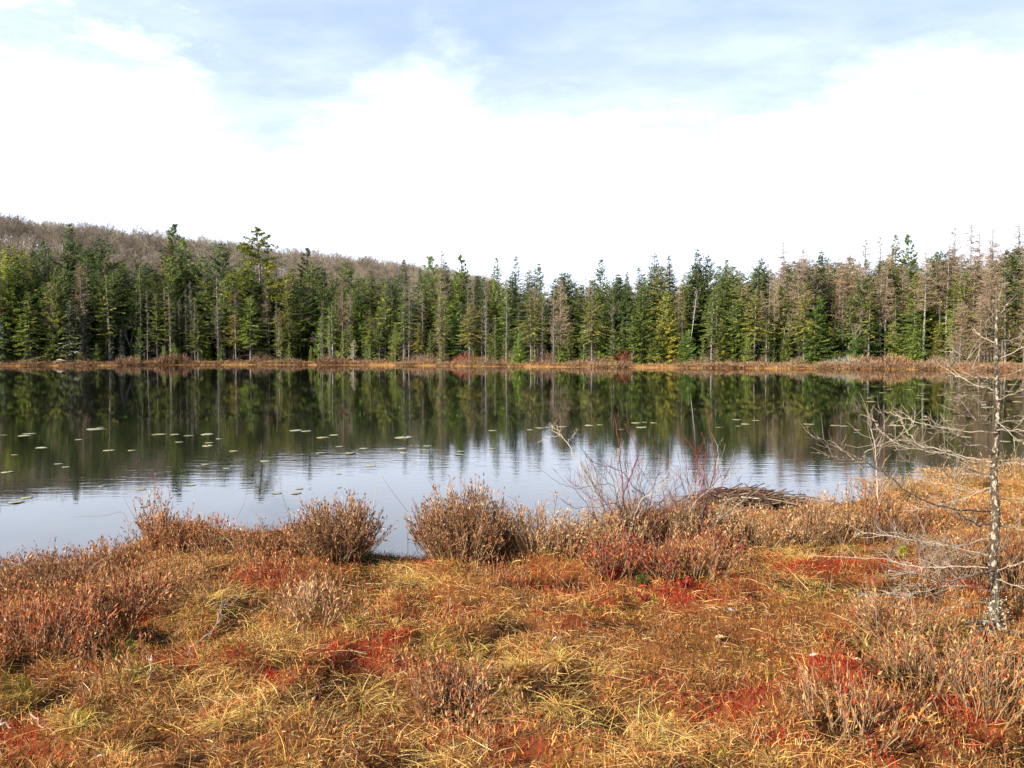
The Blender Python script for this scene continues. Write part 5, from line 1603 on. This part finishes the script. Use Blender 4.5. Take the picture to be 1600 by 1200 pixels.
def dead_leaf(px, py, w, col, label, seed):
    R = rs(seed)
    p = bank_pt(px, py)
    s = .7 * w / F_PX * p[1]
    m = MB()
    n = 9
    t = np.linspace(0, 1, n)
    wd = np.sin(t ** .8 * math.pi) ** .8 * .26 * (1 + .35 * np.sin(t * 19))
    x = t - .5
    z = .12 * np.sin(t * 3.1) + .04
    rows = [np.stack([x, wd * sgn, z + abs(sgn) * .10], 1) * s for sgn in (-1, 0, 1)]
    V = np.concatenate(rows)
    Qs = [[a * n + i, a * n + i + 1, (a + 1) * n + i + 1, (a + 1) * n + i] for a in range(2) for i in range(n - 1)]
    m.add(V, quads=Qs, col=np.asarray(col) * (1 + R.normal(0, .1, (len(V), 1))))
    m.tube(np.array([[-.5, 0, .04], [-.65, .03, .06], [-.8, .02, .1]]) * s, .012 * s, col, k=3)
    o = tag(obj('fallen_leaf', m.mesh('fallen_leaf', M_LEAF)), label, 'leaf', 'fallen leaves on the near bank')
    o.location = (p[0], p[1], p[2] + .03)
    o.rotation_euler = (R.normal(0, .3), R.normal(0, .3), R.uniform(-.8, .8))


WHT, TANL, ORL, RDL = (.72, .68, .60), (.60, .42, .20), (.58, .22, .05), (.45, .08, .05)
for i, (px, py, w, c, lab) in enumerate([(1142, 963, 24, WHT, 'white curled leaf lying on the worn track'), (867, 1009, 17, WHT, 'small white leaf on the grass left of the track'), (1125, 1005, 22, TANL, 'pale tan leaf on the track below the white one'),
                                         (1188, 1099, 12, WHT, 'tiny white leaf among the red moss'), (808, 886, 26, (.68, .48, .16), 'yellow leaf under the pale shrubs right of the dome'), (416, 984, 18, (.60, .14, .06), 'orange-red leaf left of the biggest tussock'),
                                         (221, 960, 22, RDL, 'red leaf on the heath by the left shrub'), (1425, 1135, 26, ORL, 'orange leaf among crimson moss below the larch'), (1518, 1080, 24, ORL, 'upright orange leaf near the larch foot'),
                                         (1545, 1100, 24, (.60, .34, .10), 'amber leaf right of the upright orange one'), (1272, 1035, 20, (.55, .42, .36), 'greyish pink leaf near the red moss'), (178, 888, 14, WHT, 'white leaf at the water by the moss mound'),
                                         (157, 1192, 14, WHT, 'whitish leaf at the lower border, left side'), (1100, 1190, 28, ORL, 'orange-brown leaf at the lower border'), (168, 868, 22, (.68, .66, .6), 'pale scrap of leaf on wet peat at the waterline'),
                                         (1340, 1050, 14, (.6, .5, .3), 'straw leaf on crimson moss'), (920, 1160, 20, (.48, .25, .17), 'pinkish leaf in the lower grass'), (1005, 925, 22, RDL, 'red leaf beneath the red-twigged bush'), (750, 1063, 18, TANL, 'tan leaf between straw tussocks'),
                                         (1492, 1118, 16, (.64, .55, .35), 'cream leaf among crimson moss right of the orange one')]):
    dead_leaf(px, py, w, c, lab, 900 + i)

# tiny evergreen sprigs
for i, (px, py, s, lab) in enumerate([(1410, 872, .12, 'bright green evergreen sprig under the larch boughs'), (1003, 915, .10, 'dark green evergreen sprig at the foot of the red-twigged bush')]):
    R2 = rs(950 + i)
    p = bank_pt(px, py)
    m = MB()
    n = 260
    a = R2.random(n) * 6.283
    h = R2.random(n)
    P = np.stack([np.cos(a) * (1 - h) * .5, np.sin(a) * (1 - h) * .5, h], 1) * s * R2.uniform(.4, 1, (n, 1))
    d = norm(np.stack([np.cos(a), np.sin(a), np.full(n, .6)], 1) + R2.normal(0, .3, (n, 3)))
    sd, nm = frame(d, R2)
    m.leaves(P, d, sd, nm, .022, .006, palette(R2, n, [(.22, .30, .03), (.30, .38, .05)] if i == 0 else [(.05, .09, .02), (.08, .12, .03)]))
    o = tag(obj('evergreen_sprig', m.mesh('evergreen_sprig', M_LEAF)), lab, 'plant')
    o.location = tuple(p)
